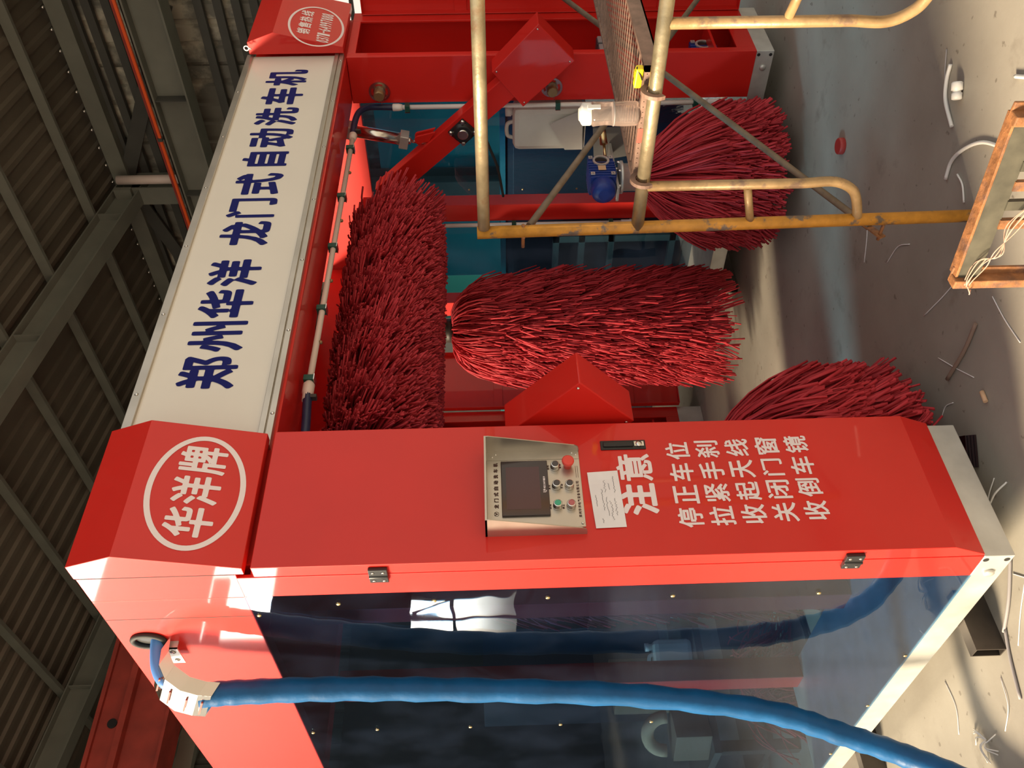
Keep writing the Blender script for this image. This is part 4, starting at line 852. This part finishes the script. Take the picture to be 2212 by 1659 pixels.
tf = empty('string_tuft', (-.28, .73, 0)); tag(tf, 'frayed tuft of white string lying in the sunlight by the blue hose', 'string')
for k in range(9):
    a = random.uniform(0, 6.28); MB().tube(smooth_path([(-.28, .73, .004), (-.28 + .03 * math.cos(a), .73 + .03 * math.sin(a), .02), (-.28 + .075 * math.cos(a + .5), .73 + .075 * math.sin(a + .5), .006)]), .0022, 5).build('strand', WPVC, tf)
t = empty('glass_offcuts', (.49, .13, 0)); tag(t, 'stack of dark clear offcut strips tucked under the cabinet base', 'offcuts')
for k in range(4): MB().obox((.468 + k * .004, .105 + k * .006, .005 + k * .007), (.045, -.032, 0), (.012, .018, 0), (0, 0, .003)).build('strip', SCREEN, t)

# ------------------------------------------------------------------ clutter seen through the blue panels
# near side: on the floor behind the machine
def jerrycan(c, rot, label, s=1.0):
    t = empty('jerrycan', c); tag(t, label, 'jerrycan'); c = Vector(c); ca, sa = math.cos(rot), math.sin(rot); ux, uy = Vector((ca, sa, 0)), Vector((-sa, ca, 0))
    MB().obox(c + Vector((0, 0, .13 * s)), ux * .11 * s, uy * .075 * s, (0, 0, .13 * s)).build('body', TANK, t, bevel=.03)
    MB().lathe(c + Vector((0, 0, .258 * s)) + ux * .06, (0, 0, 1), [(0, .02), (.02, .02), (.022, .025), (.045, .025)], 16).build('cap', WPVC, t)
    MB().tube(smooth_path([c + ux * .02 + Vector((0, 0, .255 * s)), c + ux * .0 + Vector((0, 0, .285 * s)), c - ux * .07 + Vector((0, 0, .285 * s)), c - ux * .09 + Vector((0, 0, .25 * s))]), .012, 8).build('grip', TANK, t); return t
t = empty('workbench', (1.0, 2.95, 0)); tag(t, 'low dark workbench behind the machine, seen through the near blue panel', 'bench')
MB().box(.35, 1.75, 2.62, 3.35, .44, .48).build('worktop', mat('dark_board', (0.11, 0.085, 0.07), 0.7, noise=(6, .2)), t)
for x in (.39, 1.71):
    for y in (2.66, 3.31): MB().box(x - .03, x + .03, y - .03, y + .03, 0, .44).build('leg', DARKST, t)
MB().box(.4, 1.7, 2.70, 3.3, .12, .15).build('shelf', DARKST, t)
jerrycan((1.36, 2.78, .482), .5, 'white plastic jerrycan on the bench, the one nearest the cabinet edge')
jerrycan((.97, 2.76, .482), -.3, 'white plastic jerrycan on the bench, partly behind the blue hose', .9)
t = tag(MB().obox((.88, 2.95, .482 + .24), (.16, .04, 0), (-.012, .05, 0), (0, 0, .24)).build('cardboard_box', CARD, bevel=.004), 'tall brown cardboard box standing on the bench behind the jerrycans', 'box')
t = tag(MB().obox((.50, 2.72, .482 + .10), (.10, .03, 0), (-.03, .10, 0), (0, 0, .10)).build('cardboard_box', CARD, bevel=.004), 'small brown cardboard box on the near end of the bench', 'box')
def elbow(c, ang, label):
    c = Vector(c); d = Vector((math.cos(ang), math.sin(ang), 0)); mb = MB(); vs = []
    pts = [c + d * (.10 * math.cos(a)) + Vector((0, 0, .10 * math.sin(a) + .02)) for a in np.linspace(R(-5), R(185), 13)]
    return tag(MB().tube(pts, .036, 14).build('foam_elbow', TANFOAM), label, 'foam elbow')
elbow((.50, 2.72, .70), 2.3, 'tan foam pipe elbow standing on the small cardboard box')
tb = empty('spare_bristles', (.62, 2.40, 0)); tag(tb, 'loose heap of spare red brush strands on the floor in front of the bench', 'brush strands')
N = 500; a = RNG.uniform(0, 6.28, N)[:, None]; l = RNG.uniform(.1, .28, N)[:, None]; bx_ = RNG.normal(0, .10, N)[:, None]; by_ = RNG.normal(0, .05, N)[:, None]
strands('strand_heap', np.stack([.66 + bx_ + l * s * np.cos(a), 2.40 + by_ + l * s * np.sin(a) * .5, np.maximum(.01, RNG.uniform(.02, .34, N)[:, None] * (1 - .6 * s ** 2))], axis=2), .009, .004, tb)
cb = empty('power_cable', (.7, 2.4, 0)); tag(cb, 'black power cable looping over the floor, seen through the near blue panel', 'cable')
MB().tube(smooth_path([(1.35, 2.3, .01), (1.2, 2.2, .01), (1.05, 2.18, .01), (.8, 2.08, .01), (.6, 2.1, .01), (.45, 2.0, .01), (.3, 2.1, .012), (.25, 2.3, .012)]), .009, 8).build('cord', RUB, cb)
MB().tube(smooth_path([(1.25, 2.05, .01), (.95, 2.06, .01), (.70, 2.05, .012), (.55, 2.0, .012), (.42, 1.95, .03), (.33, 2.1, .012), (.2, 2.3, .012)]), .009, 8).build('cord', RUB, cb)
pc = tag(MB().obox((2.6, 6.4, .9), (.5, .1, 0), (-.06, .3, 0), (0, 0, .9)).build('storage_cabinet', mat('dark_cabinet_paint', (.03, .035, .05), .6), bevel=.005), 'tall dark storage cabinet in the gloom behind both machines', 'cabinet')
# beyond the far blue panel: dark cabinets added to darken the view, a welded frame, boxes
for x, y, w, dd, h, lb in ((5.0, 1.95, .5, 1.05, 1.50, 'dark cabinet added to darken the view beyond the far blue panel, nearest the front'), (5.0, 4.10, .5, 1.05, 1.52, 'dark cabinet added to darken the view beyond the far blue panel, behind the middle post'), (5.0, 6.25, .5, 1.05, 1.50, 'dark cabinet added to darken the view beyond the far blue panel, behind the tall brush')):
    t = empty('darkening_cabinet', (x, y, 0)); tag(t, lb, 'cabinet', 'added dark cabinets')
    MB().box(x - w, x + w, y - dd, y + dd, 0, h).build('body', MATS['dark_cabinet_paint'], t, bevel=.01)
    for k in (-.5, .5): MB().box(x - w - .018, x - w, y + k * dd - dd * .46, y + k * dd + dd * .46, .08, h - .06).build('door', mat('cabinet_door_paint', (.025, .028, .04), .5), t, bevel=.004)
    MB().box(x - w - .03, x - w + .3, y - dd, y + dd, h, h + .04).build('top_edge', TEAL, t)
t = empty('welded_frame', (4.3, 2.7, 0)); tag(t, 'grey green welded frame standing beyond the far blue panel', 'frame')
fx = 4.30
def fr(y0, y1, z0, z1, nm): MB().box(fx, fx + .05, y0, y1, z0, z1).build(nm, FRAMEG, t)
for y in (2.20, 2.85): fr(y, y + .06, 0, 1.12, 'upright')
for z in (.12, .62, .86, 1.07): fr(2.20, 2.91, z, z + .05, 'crossbar')
t = tag(MB().box(4.1, 4.42, 3.05, 3.6, 0, .50).build('crate', FRAMEG, bevel=.01), 'low grey green crate standing beside the welded frame', 'crate')
t = tag(MB().box(4.6, 4.85, 3.55, 3.85, 1.562, 1.78).build('plastic_bin', mat('blue_bin', (.05, .16, .42), .5), bevel=.02), 'small blue plastic bin standing on the middle dark cabinet', 'bin')
